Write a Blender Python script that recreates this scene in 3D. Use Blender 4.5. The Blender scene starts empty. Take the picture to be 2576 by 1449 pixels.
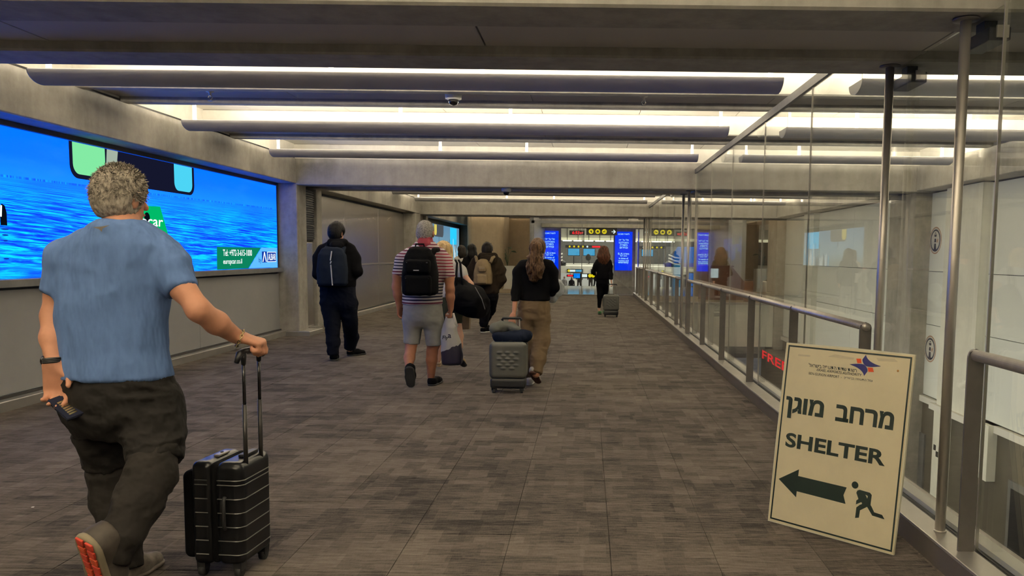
import bpy, bmesh, math, random
import numpy as np
from mathutils import Vector, Matrix

# ------------------------------------------------------------------ camera, light, exposure
S = bpy.context.scene
FPX, CX, CY, HC = 2000.0, 1474.0, 812.0, 1.43          # focal length and principal point in pixels of 2576x1449
AL, RO = math.atan(172 / 2000.0), 0.012
FW = np.array([0, math.cos(AL), -math.sin(AL)]); U0 = np.array([0, math.sin(AL), math.cos(AL)]); R0 = np.array([1.0, 0, 0])
RT = R0 * math.cos(RO) + U0 * math.sin(RO); UP = U0 * math.cos(RO) - R0 * math.sin(RO)
EYE = np.array([0, 0, HC])
cam = bpy.data.cameras.new('camera'); camo = bpy.data.objects.new('camera', cam); S.collection.objects.link(camo)
cam.sensor_width = 36; cam.lens = 36 * FPX / 2576
cam.shift_x = -(CX - 1288) / 2576; cam.shift_y = (CY - 724.5) / 2576
cam.clip_start = .05; cam.clip_end = 300
m = Matrix(((RT[0], UP[0], -FW[0], 0), (RT[1], UP[1], -FW[1], 0), (RT[2], UP[2], -FW[2], HC), (0, 0, 0, 1)))
camo.matrix_world = m; S.camera = camo

def at(x, y, Y):
    d = FW + RT * (x - CX) / FPX - UP * (y - CY) / FPX
    return EYE + d * Y / d[1]

W = bpy.data.worlds.new('world'); S.world = W; W.use_nodes = True
W.node_tree.nodes['Background'].inputs[0].default_value = (.75, .8, .9, 1); W.node_tree.nodes['Background'].inputs[1].default_value = .12
S.view_settings.view_transform = 'Standard'; S.view_settings.look = 'None'
S.view_settings.gamma = 1; S.view_settings.use_curve_mapping = False
S.view_settings.exposure = 0.0
S.cycles.max_bounces = 10; S.cycles.diffuse_bounces = 5; S.cycles.glossy_bounces = 5; S.cycles.transparent_max_bounces = 24
S.cycles.sample_clamp_indirect = 6.0
LAMP = (1.0, .89, .70)
P_TROUGH, P_HALL, P_LOW, SCREEN_E = 245.0, 800.0, 60.0, 1.22

def area(name, loc, sx, sy, power, color=LAMP, up=False, rot=None):
    l = bpy.data.lights.new(name, 'AREA'); l.shape = 'RECTANGLE'; l.size = sx; l.size_y = sy; l.energy = power; l.color = color
    o = bpy.data.objects.new(name, l); o.location = loc; S.collection.objects.link(o)
    o.rotation_euler = rot if rot else ((math.pi, 0, 0) if up else (0, 0, 0))
    return o

# ------------------------------------------------------------------ small tools
COL = S.collection
RND = random.Random(7)
def lin(r, g, b):
    f = lambda c: (c / 255 / 12.92) if c / 255 < .04045 else ((c / 255 + .055) / 1.055) ** 2.4
    return (f(r), f(g), f(b))

class NT:
    def __init__(s, name):
        s.m = bpy.data.materials.new(name); s.m.use_nodes = True; s.t = s.m.node_tree
        s.b = s.t.nodes['Principled BSDF']; s.out = s.t.nodes['Material Output']
    def n(s, t, **k):
        x = s.t.nodes.new(t)
        for a, v in k.items():
            if a in x.inputs and not hasattr(x, a): x.inputs[a].default_value = v
            else: setattr(x, a, v)
        return x
    def l(s, a, b): s.t.links.new(a, b)
    def val(s, x, v):
        if hasattr(v, 'is_linked') or isinstance(v, bpy.types.NodeSocket): s.l(v, x)
        else: x.default_value = v
    def math(s, op, a, b=0.0, c=0.0):
        x = s.n('ShaderNodeMath', operation=op); s.val(x.inputs[0], a); s.val(x.inputs[1], b); s.val(x.inputs[2], c); return x.outputs[0]
    def mix(s, f, a, b, mode='MIX'):
        x = s.n('ShaderNodeMix', data_type='RGBA', blend_type=mode)
        s.val(x.inputs[0], f); s.val(x.inputs[6], a if not isinstance(a, tuple) else (*a[:3], 1)); s.val(x.inputs[7], b if not isinstance(b, tuple) else (*b[:3], 1)); return x.outputs[2]
    def ramp(s, f, a, b, c0=(0, 0, 0), c1=(1, 1, 1)):
        x = s.n('ShaderNodeValToRGB'); x.color_ramp.elements[0].position = a; x.color_ramp.elements[1].position = b
        x.color_ramp.elements[0].color = (*c0, 1); x.color_ramp.elements[1].color = (*c1, 1); s.l(f, x.inputs[0]); return x.outputs[0]
    def noise(s, vec, scale, detail=3, rough=.5, stretch=None):
        if stretch:
            mp = s.n('ShaderNodeMapping'); mp.inputs['Scale'].default_value = stretch; s.l(vec, mp.inputs[0]); vec = mp.outputs[0]
        x = s.n('ShaderNodeTexNoise'); x.inputs['Scale'].default_value = scale; x.inputs['Detail'].default_value = detail; x.inputs['Roughness'].default_value = rough
        s.l(vec, x.inputs['Vector']); return x.outputs[0]
    def bump(s, h, strength=.3, dist=.01):
        x = s.n('ShaderNodeBump'); x.inputs['Strength'].default_value = strength; x.inputs['Distance'].default_value = dist
        s.l(h, x.inputs['Height']); s.l(x.outputs[0], s.b.inputs['Normal'])
    def pos(s): return s.n('ShaderNodeNewGeometry').outputs['Position']
    def obj(s): return s.n('ShaderNodeTexCoord').outputs['Object']

def mat(name, c, rough=.6, metal=0.0, vary=.12, scale=6.0, stretch=None, bump=0.0, bscale=None, bdist=.004, spec=None, sheen=0, coord='obj'):
    t = NT(name); v = t.obj() if coord == 'obj' else t.pos()
    n = t.noise(v, scale, 4, .6, stretch)
    a = tuple(x * (1 - vary) for x in c); b = tuple(min(1, x * (1 + vary)) for x in c)
    t.l(t.ramp(n, .3, .7, a, b), t.b.inputs['Base Color'])
    t.b.inputs['Roughness'].default_value = rough; t.b.inputs['Metallic'].default_value = metal
    if spec is not None: t.b.inputs['Specular IOR Level'].default_value = spec
    if sheen: t.b.inputs['Sheen Weight'].default_value = sheen
    if bump: t.bump(t.noise(v, bscale or scale * 6, 3, .6, stretch), bump, bdist)
    return t.m

def emit(name, c, e=1.0):
    t = NT(name); t.b.inputs['Base Color'].default_value = (0, 0, 0, 1)
    t.b.inputs['Emission Color'].default_value = (*c, 1); t.b.inputs['Emission Strength'].default_value = e; t.b.inputs['Specular IOR Level'].default_value = 0
    t.b.inputs['Roughness'].default_value = .4
    return t.m

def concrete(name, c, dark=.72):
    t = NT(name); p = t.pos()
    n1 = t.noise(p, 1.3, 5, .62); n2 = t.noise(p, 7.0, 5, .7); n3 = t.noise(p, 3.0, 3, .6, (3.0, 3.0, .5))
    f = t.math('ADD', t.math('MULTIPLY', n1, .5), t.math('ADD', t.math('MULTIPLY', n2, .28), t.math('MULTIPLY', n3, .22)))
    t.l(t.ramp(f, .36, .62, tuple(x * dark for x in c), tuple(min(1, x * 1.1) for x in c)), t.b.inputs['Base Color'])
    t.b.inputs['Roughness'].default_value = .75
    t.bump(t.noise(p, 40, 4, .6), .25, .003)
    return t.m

M = {}
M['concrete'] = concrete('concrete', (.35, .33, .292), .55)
M['concrete_lit'] = concrete('concrete_lit', (.62, .59, .52), .86)  # same concrete in a lighter copy, lit coffer look painted in
M['ceil'] = mat('ceiling_paint', (.66, .63, .56), .8, vary=.03, coord='pos')
M['tanstone'] = concrete('tan_stone', (.36, .28, .18), .8)
M['lightstone'] = concrete('light_stone', (.78, .77, .68), .9)
M['soffit'] = mat('soffit_board', (.40, .37, .335), .7, vary=.05, scale=.8, coord='pos')
M['gray_panel'] = mat('grey_panel', (.36, .36, .355), .45, .1, vary=.05, scale=2, coord='pos', bump=.04, bscale=150)
M['metal_panel'] = mat('brushed_panel', (.62, .60, .57), .24, .85, vary=.06, scale=2, coord='pos', bump=.05, bscale=90)
M['steel'] = mat('brushed_steel', (.60, .56, .51), .36, .78, vary=.08, scale=30, stretch=(1, 1, .05), bump=.03)
M['steel_dark'] = mat('dark_steel', (.20, .185, .17), .42, .8, vary=.08, scale=10)
M['steel_sill'] = mat('steel_sill', (.50, .48, .44), .38, .7, vary=.1, scale=3, coord='pos')
M['bronze'] = mat('bronze_face', (.16, .14, .125), .45, .5, vary=.1, scale=3, coord='pos')
M['black'] = mat('black_plastic', (.012, .012, .013), .45, vary=.1)
M['black_gloss'] = mat('black_gloss', (.01, .01, .011), .18, vary=.1)
M['darkframe'] = mat('dark_frame', (.03, .032, .036), .5, .3)
M['frame_grey'] = mat('grey_frame', (.22, .22, .22), .45, .5)
M['white_paint'] = mat('white_paint', (.78, .76, .70), .6, vary=.04)
M['wall_white'] = mat('pale_wall_panel', (.80, .82, .77), .55, vary=.03, scale=1.5, coord='pos')
M['brownwall'] = mat('brown_lower_wall', (.10, .088, .066), .5, vary=.1, scale=1.2, coord='pos')
M['trough'] = mat('trough_metal', (.44, .43, .43), .5, .25, vary=.04, scale=4, coord='pos')
M['rubber'] = mat('rubber', (.02, .02, .02), .8)
M['lowfloor'] = mat('lower_floor', (.12, .11, .09), .35, vary=.15, coord='pos')
M['polished'] = mat('polished_floor', (.30, .28, .25), .06, vary=.1, scale=.6, coord='pos')
M['wallmetal_seam'] = mat('panel_seam', (.55, .53, .49), .4, .5)

def glass_mat():
    t = NT('glass'); t.t.nodes.remove(t.b)
    g = t.n('ShaderNodeNewGeometry'); dp = t.n('ShaderNodeVectorMath', operation='DOT_PRODUCT'); t.l(g.outputs['Incoming'], dp.inputs[0]); t.l(g.outputs['Normal'], dp.inputs[1])
    c = t.math('SUBTRACT', 1.0, t.math('ABSOLUTE', dp.outputs['Value'])); fr = t.math('ADD', .04, t.math('MULTIPLY', t.math('POWER', c, 5.0), .96))
    tr = t.n('ShaderNodeBsdfTransparent'); tr.inputs[0].default_value = (.945, .96, .94, 1)
    gl = t.n('ShaderNodeBsdfGlossy'); gl.inputs['Roughness'].default_value = .0; gl.inputs[0].default_value = (1, 1, 1, 1)
    mx = t.n('ShaderNodeMixShader'); t.l(fr, mx.inputs[0]); t.l(tr.outputs[0], mx.inputs[1]); t.l(gl.outputs[0], mx.inputs[2])
    t.l(mx.outputs[0], t.out.inputs[0]); return t.m
M['glass'] = glass_mat()

def carpet_mat():
    t = NT('carpet'); p = t.pos()
    oi = t.n('ShaderNodeObjectInfo').outputs['Random']
    sep = t.n('ShaderNodeSeparateXYZ'); t.l(p, sep.inputs[0])
    def cells(sx, sy, k, shift):
        row = t.math('FLOOR', t.math('MULTIPLY', sep.outputs[1], sy))
        wn0 = t.n('ShaderNodeTexWhiteNoise', noise_dimensions='1D'); t.l(row, wn0.inputs['W'])
        xx = t.math('FLOOR', t.math('ADD', t.math('MULTIPLY', sep.outputs[0], sx), t.math('MULTIPLY', wn0.outputs[0], shift)))
        cb = t.n('ShaderNodeCombineXYZ'); t.l(xx, cb.inputs[0]); t.l(row, cb.inputs[1]); cb.inputs[2].default_value = k
        wn = t.n('ShaderNodeTexWhiteNoise', noise_dimensions='3D'); t.l(cb.outputs[0], wn.inputs['Vector']); return wn.outputs[0]
    a = cells(2.0, 2.0, 1.0, 0.0); b = cells(4.0, 12.0, 5.0, 7.3); c = cells(8.0, 6.0, 9.0, 3.1)
    st = t.noise(p, 6, 4, .65, (1.2, 9, 1)); ln = t.noise(p, 60, 2, .5, (.35, 5.0, 1)); lv = t.noise(p, 60, 2, .5, (4, .5, 1))
    f = t.math('MULTIPLY', a, .07); f = t.math('ADD', f, t.math('MULTIPLY', b, .09)); f = t.math('ADD', f, t.math('MULTIPLY', c, .10))
    f = t.math('ADD', f, t.math('MULTIPLY', st, .48)); f = t.math('ADD', f, t.math('MULTIPLY', ln, .22)); f = t.math('ADD', f, t.math('MULTIPLY', lv, .14))
    f = t.math('ADD', f, t.math('MULTIPLY', oi, .05))
    t.l(t.ramp(f, .44, .80, (.014, .012, .011), (.165, .138, .116)), t.b.inputs['Base Color'])
    t.b.inputs['Roughness'].default_value = .95; t.b.inputs['Specular IOR Level'].default_value = .15
    t.b.inputs['Sheen Weight'].default_value = .09; t.b.inputs['Sheen Roughness'].default_value = .35; t.b.inputs['Sheen Tint'].default_value = (.80, .66, .52, 1)
    h = t.math('ADD', ln, lv); t.bump(h, .5, .003)
    return t.m
M['carpet'] = carpet_mat()

# ------------------------------------------------------------------ mesh collectors
def link_mesh(name, verts, faces, material, parent=None, smooth=False, edges=()):
    me = bpy.data.meshes.new(name); me.from_pydata([tuple(v) for v in verts], edges, faces); me.update()
    if smooth: me.polygons.foreach_set('use_smooth', [True] * len(me.polygons))
    me.materials.append(M[material] if isinstance(material, str) else material)
    o = bpy.data.objects.new(name, me); COL.objects.link(o)
    if parent: o.parent = parent; o.matrix_parent_inverse = parent.matrix_world.inverted() if parent.type != 'EMPTY' else Matrix.Translation(parent.location).inverted()
    return o

class MB:
    def __init__(s): s.v = []; s.f = []
    def quadbox(s, P):                       # 8 corners, bottom ring then top ring
        n = len(s.v); s.v += [tuple(p) for p in P]
        for q in ((0, 3, 2, 1), (4, 5, 6, 7), (0, 1, 5, 4), (1, 2, 6, 5), (2, 3, 7, 6), (3, 0, 4, 7)): s.f.append([n + i for i in q])
        return s
    def box(s, x0, x1, y0, y1, z0, z1):
        return s.quadbox([(x0, y0, z0), (x1, y0, z0), (x1, y1, z0), (x0, y1, z0), (x0, y0, z1), (x1, y0, z1), (x1, y1, z1), (x0, y1, z1)])
    def tube(s, pts, r, n=12, cap=True):
        pts = [Vector(p) for p in pts]; rs = r if isinstance(r, (list, tuple)) else [r] * len(pts)
        base = len(s.v); prev = None
        for i, p in enumerate(pts):
            d = (pts[min(i + 1, len(pts) - 1)] - pts[max(i - 1, 0)]).normalized()
            if prev is None: a = Vector((0, 0, 1)) if abs(d.z) < .9 else Vector((1, 0, 0)); u = d.cross(a).normalized()
            else: u = (prev - d * prev.dot(d)).normalized()
            prev = u; w = d.cross(u)
            for k in range(n):
                t = 2 * math.pi * k / n; s.v.append(tuple(p + (u * math.cos(t) + w * math.sin(t)) * rs[i]))
        for i in range(len(pts) - 1):
            for k in range(n): s.f.append([base + i * n + k, base + i * n + (k + 1) % n, base + (i + 1) * n + (k + 1) % n, base + (i + 1) * n + k])
        if cap: s.f.append([base + k for k in range(n)][::-1]); s.f.append([base + (len(pts) - 1) * n + k for k in range(n)])
        return s
    def prism(s, poly, o, u, v, w, t):       # 2-D polygon in plane (o; u, v), thickness t along w
        o, u, v, w = Vector(o), Vector(u), Vector(v), Vector(w); n = len(s.v); k = len(poly)
        for q in (0, 1):
            for a, b in poly: s.v.append(tuple(o + u * a + v * b + w * (t * q)))
        s.f.append([n + i for i in range(k)][::-1]); s.f.append([n + k + i for i in range(k)])
        for i in range(k): s.f.append([n + i, n + (i + 1) % k, n + k + (i + 1) % k, n + k + i])
        return s
    def lathe(s, c, prof, n=20, axis=(0, 0, 1)):
        c = Vector(c); ax = Vector(axis).normalized(); a = Vector((1, 0, 0)) if abs(ax.x) < .9 else Vector((0, 1, 0))
        u = ax.cross(a).normalized(); w = ax.cross(u); b = len(s.v)
        for r, z in prof:
            for k in range(n):
                t = 2 * math.pi * k / n; s.v.append(tuple(c + ax * z + (u * math.cos(t) + w * math.sin(t)) * max(r, 1e-4)))
        for i in range(len(prof) - 1):
            for k in range(n): s.f.append([b + i * n + k, b + i * n + (k + 1) % n, b + (i + 1) * n + (k + 1) % n, b + (i + 1) * n + k])
        s.f.append([b + k for k in range(n)][::-1]); s.f.append([b + (len(prof) - 1) * n + k for k in range(n)])
        return s
    def build(s, name, material, parent=None, smooth=False): return link_mesh(name, s.v, s.f, material, parent, smooth)

def thing(name, label, cat, loc=(0, 0, 0), group=None):
    o = bpy.data.objects.new(name, None); COL.objects.link(o); o.location = loc; o.empty_display_size = .1
    return tag(o, label, cat, group)
def tag(o, label, cat, group=None):
    o['label'] = label; o['category'] = cat
    if group: o['group'] = group
    return o
def struct(o): o['kind'] = 'structure'; return o
def sbox(name, x0, x1, y0, y1, z0, z1, m, parent=None):
    o = MB().box(x0, x1, y0, y1, z0, z1).build(name, m, parent)
    return struct(o) if parent is None else o
def bevel(o, w, seg=2):
    b = o.modifiers.new('bevel', 'BEVEL'); b.width = w; b.segments = seg; b.limit_method = 'ANGLE'; return o

# ------------------------------------------------------------------ lettering: flat outline meshes fitted to a box
def text_geo(s, bold=0.0, thick=0.0):
    c = bpy.data.curves.new('t', 'FONT'); c.body = s; c.size = 1; c.offset = bold; c.extrude = thick; c.resolution_u = 4
    o = bpy.data.objects.new('t', c); COL.objects.link(o)
    me = o.to_mesh(); v = np.array([x.co[:] for x in me.vertices]).reshape(-1, 3); f = [list(p.vertices) for p in me.polygons]
    o.to_mesh_clear(); bpy.data.objects.remove(o); bpy.data.curves.remove(c); return v, f
def heb(s): return s[::-1]
def lettering(name, s, o, u, v, w, h, material, parent, bold=0.0, slant=0.0, lift=.001):
    """text stretched to width w and height h, lower left corner o, axes u and v"""
    V, F = text_geo(s, bold)
    if not len(V): return None
    mn, mx = V.min(0), V.max(0); V = (V - mn) / np.maximum(mx - mn, 1e-6)
    o, u, v = np.array(o, float), np.array(u, float), np.array(v, float); n = np.cross(u, v)
    P = [o + u * (a * w + slant * b * h) + v * (b * h) + n * lift for a, b, _ in V]
    return link_mesh(name, P, F, material, parent)
def flat(name, poly, o, u, v, material, parent, t=.001, lift=.0005):
    o, u, v = Vector(o), Vector(u), Vector(v); n = u.cross(v)
    return MB().prism(poly, o + n * lift, u, v, n, t).build(name, material, parent)
def circ(cx, cy, rx, ry=None, n=24): return [(cx + rx * math.cos(2 * math.pi * k / n), cy + (ry or rx) * math.sin(2 * math.pi * k / n)) for k in range(n)]

# ------------------------------------------------------------------ distance-field modeller (numpy) with surface nets
def vnoise(P, seed=0):
    rs = np.random.RandomState(seed); L = rs.rand(32, 32, 32).astype(np.float32)
    i = np.floor(P).astype(int); f = P - i; f = f * f * (3 - 2 * f); out = 0
    for dx in (0, 1):
        for dy in (0, 1):
            for dz in (0, 1):
                w = (f[:, 0] if dx else 1 - f[:, 0]) * (f[:, 1] if dy else 1 - f[:, 1]) * (f[:, 2] if dz else 1 - f[:, 2])
                out = out + w * L[(i[:, 0] + dx) % 32, (i[:, 1] + dy) % 32, (i[:, 2] + dz) % 32]
    return out - .5
def smin(a, b, k):
    if k <= 0: return np.minimum(a, b)
    h = np.maximum(k - np.abs(a - b), 0) / k
    return np.minimum(a, b) - h * h * k * .25
class SDF:
    def __init__(s, lo, hi, vox):
        s.lo = np.array(lo, float); s.h = vox; s.n = np.maximum(4, np.ceil((np.array(hi) - s.lo) / vox).astype(int) + 1)
        s.ax = [s.lo[i] + vox * np.arange(s.n[i]) for i in range(3)]
        s.d = np.full(s.n, 9.0, np.float32)
    def sub(s, lo, hi, pad):
        sl = []
        for i in range(3):
            a = int(max(0, math.floor((lo[i] - pad - s.lo[i]) / s.h))); b = int(min(s.n[i], math.ceil((hi[i] + pad - s.lo[i]) / s.h) + 1))
            if b <= a: return None, None
            sl.append(slice(a, b))
        X, Y, Z = np.meshgrid(s.ax[0][sl[0]], s.ax[1][sl[1]], s.ax[2][sl[2]], indexing='ij', sparse=True)
        return tuple(sl), (X, Y, Z)
    def put(s, sl, d, k, mode='add'):
        if mode == 'add': s.d[sl] = smin(s.d[sl], d, k)
        elif mode == 'cut': s.d[sl] = -smin(-s.d[sl], d, k)
    def cone(s, a, b, ra, rb, k=.02, flat=None, flatend=None, mode='add'):
        """tapered capsule; flat=(axis vector, factor) thins it along an axis; flatend cuts square at b"""
        a, b = np.array(a, float), np.array(b, float); r = max(ra, rb)
        sl, G = s.sub(np.minimum(a, b), np.maximum(a, b), r * 1.6 + k + 2 * s.h)
        if sl is None: return s
        ab = b - a; L2 = max(1e-9, ab @ ab)
        p = [G[i] - a[i] for i in range(3)]
        t0 = (p[0] * ab[0] + p[1] * ab[1] + p[2] * ab[2]) / L2; t = np.clip(t0, 0, 1)
        q = [p[i] - ab[i] * t for i in range(3)]
        if flat is not None:
            w = np.array(flat[0], float); w /= np.linalg.norm(w); dt = q[0] * w[0] + q[1] * w[1] + q[2] * w[2]
            q = [q[i] + w[i] * dt * (1 / flat[1] - 1) for i in range(3)]
        d = np.sqrt(q[0] ** 2 + q[1] ** 2 + q[2] ** 2) - (ra + (rb - ra) * t)
        if flatend: d = np.maximum(d, (t0 - 1) * math.sqrt(L2))
        s.put(sl, d.astype(np.float32), k, mode); return s
    def chain(s, pts, k=.02, flat=None, flatend=False):
        for i in range(len(pts) - 1):
            (a, ra), (b, rb) = pts[i], pts[i + 1]
            s.cone(a, b, ra, rb, k, flat, flatend and i == len(pts) - 2)
        return s
    def ell(s, c, r, k=.02, R=None, mode='add'):
        c = np.array(c, float); r = np.array(r, float); m = r.max()
        sl, G = s.sub(c, c, m + k + 2 * s.h)
        if sl is None: return s
        p = [G[i] - c[i] for i in range(3)]
        if R is not None: p = [R[0][j] * p[0] + R[1][j] * p[1] + R[2][j] * p[2] for j in range(3)]
        q = np.sqrt((p[0] / r[0]) ** 2 + (p[1] / r[1]) ** 2 + (p[2] / r[2]) ** 2)
        g = np.sqrt((p[0] / r[0] ** 2) ** 2 + (p[1] / r[1] ** 2) ** 2 + (p[2] / r[2] ** 2) ** 2)
        s.put(sl, (q * (q - 1) / np.maximum(g, 1e-6)).astype(np.float32), k, mode); return s
    def rbox(s, c, hsz, rad, k=.0, R=None, mode='add'):
        c = np.array(c, float); sl, G = s.sub(c, c, float(np.linalg.norm(hsz)) + k + 2 * s.h)
        if sl is None: return s
        p = [G[i] - c[i] for i in range(3)]
        if R is not None: p = [R[0][j] * p[0] + R[1][j] * p[1] + R[2][j] * p[2] for j in range(3)]
        q = [np.abs(p[i]) - (hsz[i] - rad) for i in range(3)]
        d = np.sqrt(sum(np.maximum(x, 0) ** 2 for x in q)) + np.minimum(np.maximum(np.maximum(q[0], q[1]), q[2]), 0) - rad
        s.put(sl, d.astype(np.float32), k, mode); return s
    def loft(s, rows, k=.02, pw=2.0):
        """rows: (z, cx, cy, rx, ry), any order"""
        rows = sorted(rows); A = np.array(rows, float); rm = A[:, 3:5].max()
        lo = np.array([A[:, 1].min() - rm, A[:, 2].min() - rm, A[0, 0]]); hi = np.array([A[:, 1].max() + rm, A[:, 2].max() + rm, A[-1, 0]])
        sl, (X, Y, Z) = s.sub(lo, hi, k + 3 * s.h + .02)
        z = Z.ravel(); f = lambda j: np.interp(z, A[:, 0], A[:, j]).reshape(Z.shape)
        cx, cy, rx, ry = f(1), f(2), f(3), f(4)
        q = (np.abs((X - cx) / rx) ** pw + np.abs((Y - cy) / ry) ** pw) ** (1 / pw)
        d = (q - 1) * np.minimum(rx, ry) * .9
        e = np.maximum(A[0, 0] - Z, Z - A[-1, 0])
        d = np.maximum(d, e); s.put(sl, d.astype(np.float32), k); return s
    def clip(s, n, o):                        # keep the side where (p-o).n < 0
        n = np.array(n, float); n /= np.linalg.norm(n)
        X, Y, Z = np.meshgrid(*s.ax, indexing='ij', sparse=True)
        s.d = np.maximum(s.d, ((X - o[0]) * n[0] + (Y - o[1]) * n[1] + (Z - o[2]) * n[2]).astype(np.float32)); return s
    def mesh(s):
        d = np.pad(s.d, 1, constant_values=9.0); o = s.lo - s.h; ins = d < 0
        c = [ins[i:d.shape[0] - 1 + i, j:d.shape[1] - 1 + j, k:d.shape[2] - 1 + k] for i in (0, 1) for j in (0, 1) for k in (0, 1)]
        cnt = sum(x.astype(np.int8) for x in c); act = (cnt > 0) & (cnt < 8); I = np.argwhere(act)
        if not len(I): return np.zeros((0, 3)), np.zeros((0, 4), int), np.zeros((0, 3))
        idx = np.full(act.shape, -1, np.int64); idx[act] = np.arange(len(I))
        cor = np.array([(i, j, k) for i in (0, 1) for j in (0, 1) for k in (0, 1)])
        val = np.stack([d[I[:, 0] + q[0], I[:, 1] + q[1], I[:, 2] + q[2]] for q in cor], 1)
        acc = np.zeros((len(I), 3)); n = np.zeros(len(I))
        for a in range(8):
            for b in range(a + 1, 8):
                if np.abs(cor[a] - cor[b]).sum() != 1: continue
                va, vb = val[:, a], val[:, b]; mk = (va < 0) != (vb < 0); t = np.where(mk, va / np.where(mk, va - vb, 1), 0)
                acc += mk[:, None] * (cor[a] + (cor[b] - cor[a]) * t[:, None]); n += mk
        V = (I + acc / n[:, None]) * s.h + o
        g = np.stack([(val[:, 4:].sum(1) - val[:, :4].sum(1)), (val[:, [2, 3, 6, 7]].sum(1) - val[:, [0, 1, 4, 5]].sum(1)), (val[:, 1::2].sum(1) - val[:, ::2].sum(1))], 1)
        N = g / np.maximum(np.linalg.norm(g, axis=1), 1e-9)[:, None]
        F = []
        for ax in range(3):
            sl0 = [slice(1, -1)] * 3; sl1 = list(sl0); sl0[ax] = slice(0, -1); sl1[ax] = slice(1, None)
            A, B = ins[tuple(sl0)], ins[tuple(sl1)]; u, v = [x for x in range(3) if x != ax]
            for sgn, mk in ((1, A & ~B), (0, B & ~A)):
                E = np.argwhere(mk)
                if not len(E): continue
                E = E.copy(); E[:, u] += 1; E[:, v] += 1
                q = []
                for du, dv in ((1, 1), (0, 1), (0, 0), (1, 0)):
                    T = E.copy(); T[:, u] -= du; T[:, v] -= dv; q.append(idx[T[:, 0], T[:, 1], T[:, 2]])
                q = np.stack(q, 1)
                if (sgn == 1) == (ax == 1): q = q[:, ::-1]
                F.append(q)
        return V, np.concatenate(F), N
    def build(s, name, material, parent=None, fold=0.0, fs=(7, 7, 12), seed=1, fine=0.0, smooth=1):
        V, F, N = s.mesh()
        if smooth:
            for _ in range(smooth):
                A = np.zeros_like(V); cn = np.zeros(len(V))
                for a, b in ((0, 1), (1, 2), (2, 3), (3, 0)):
                    np.add.at(A, F[:, a], V[F[:, b]]); np.add.at(A, F[:, b], V[F[:, a]]); np.add.at(cn, F[:, a], 1); np.add.at(cn, F[:, b], 1)
                V = .45 * V + .55 * A / np.maximum(cn, 1)[:, None]
        if fold:
            q = V * np.array(fs); w = 1.2 * np.stack([vnoise(q * .7, seed + 5), vnoise(q * .7, seed + 6), vnoise(q * .7, seed + 7)], 1)
            a = vnoise(q + w, seed); b = vnoise((q + w) * 2.1, seed + 1)
            r = (.5 - 2 * np.abs(a)) + .5 * (.5 - 2 * np.abs(b)); V = V + N * (r * fold)[:, None]
        if fine: V = V + N * (vnoise(V * 60, seed + 3) * fine)[:, None]
        me = bpy.data.meshes.new(name); me.vertices.add(len(V)); me.vertices.foreach_set('co', V.astype(np.float32).ravel())
        me.loops.add(F.size); me.loops.foreach_set('vertex_index', F.astype(np.int32).ravel())
        me.polygons.add(len(F)); me.polygons.foreach_set('loop_start', np.arange(0, F.size, 4, dtype=np.int32))
        me.polygons.foreach_set('use_smooth', np.ones(len(F), bool)); me.update(calc_edges=True); me.validate()
        me.materials.append(M[material] if isinstance(material, str) else material)
        ob = bpy.data.objects.new(name, me); COL.objects.link(ob)
        if parent: ob.parent = parent; ob.matrix_parent_inverse = Matrix.Translation(parent.location).inverted()
        return ob

# ------------------------------------------------------------------ the setting
ZB, ZR, ZC = 2.53, 2.95, 3.22            # underside of cross beams, underside of ribs, coffer ceiling
XL, XBEAM, XK, XGL = -5.17, -4.85, 1.65, 1.80
XR, XRB = 5.80, 5.48
YEND = 28.1
BEAMS = [(-6.1, -4.85), (3.65, 4.90), (13.40, 14.65), (23.20, 24.40), (33.0, 34.2)]

# floor: slab, carpet tiles one by one near the camera, the rest joined
fl = sbox('floor', -5.17, XK + .02, -6, YEND, -.25, -.012, 'carpet')
tile = MB().box(-.2485, .2485, -.2485, .2485, -.012, 0).build('carpet_tile', 'carpet', fl)
rr = random.Random(3); first = True; cnt = 0; rest = MB(); ys = 3.0
for j in range(-12, 51):
    for i in range(-11, 3):
        x, y = .25 + i * .5 + .13, 3.2 + j * .5
        x0, x1 = max(x - .2485, -5.16), min(x + .2485, XK)
        if x1 - x0 < .02 or y > YEND - .2: continue
        dz = rr.uniform(-.0012, .0012)
        if j >= 0 and cnt < 300 and x0 > -5.1 and x1 < XK:
            o = tile if first else tile.copy()
            if not first: COL.objects.link(o)
            first = False; o.location = (x, y, dz); cnt += 1
        else:
            rest.box(x0, x1, y - .2485, min(y + .2485, YEND), -.012, dz)
r_ = rest.build('carpet_tile_field', 'carpet', fl); r_['kind'] = 'stuff'
struct(sbox('trim_1', -5.1, XK, YEND - .12, YEND + .05, -.02, .02, 'bronze'))
# polished hall floor beyond the glass
struct(sbox('floor_hall', -5.2, 8.5, YEND + .05, 36.1, -.4, -.005, 'polished'))

# cross beams: two ribs with a shallow recess between them
def cross_beam(y0, y1):
    b = MB(); w = .34
    b.box(-5.3, 6.3, y0, y0 + w, ZB, 3.6); b.box(-5.3, 6.3, y1 - w, y1, ZB, 3.6)
    return b
for y0, y1 in BEAMS:
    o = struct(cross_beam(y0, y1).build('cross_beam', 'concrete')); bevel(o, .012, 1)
    for k in range(-3, 4): MB().box(-.58 + k * 2.44 + .005, -.58 + (k + 1) * 2.44 - .005 if k < 3 else 6.3, y0 + .34, y1 - .34, ZB + .055, ZB + .2).build('soffit_board', 'soffit', o)
    MB().box(-5.3, 6.3, y0 + .34, y1 - .34, ZB + .21, 3.5).build('core', 'black', o)
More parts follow.
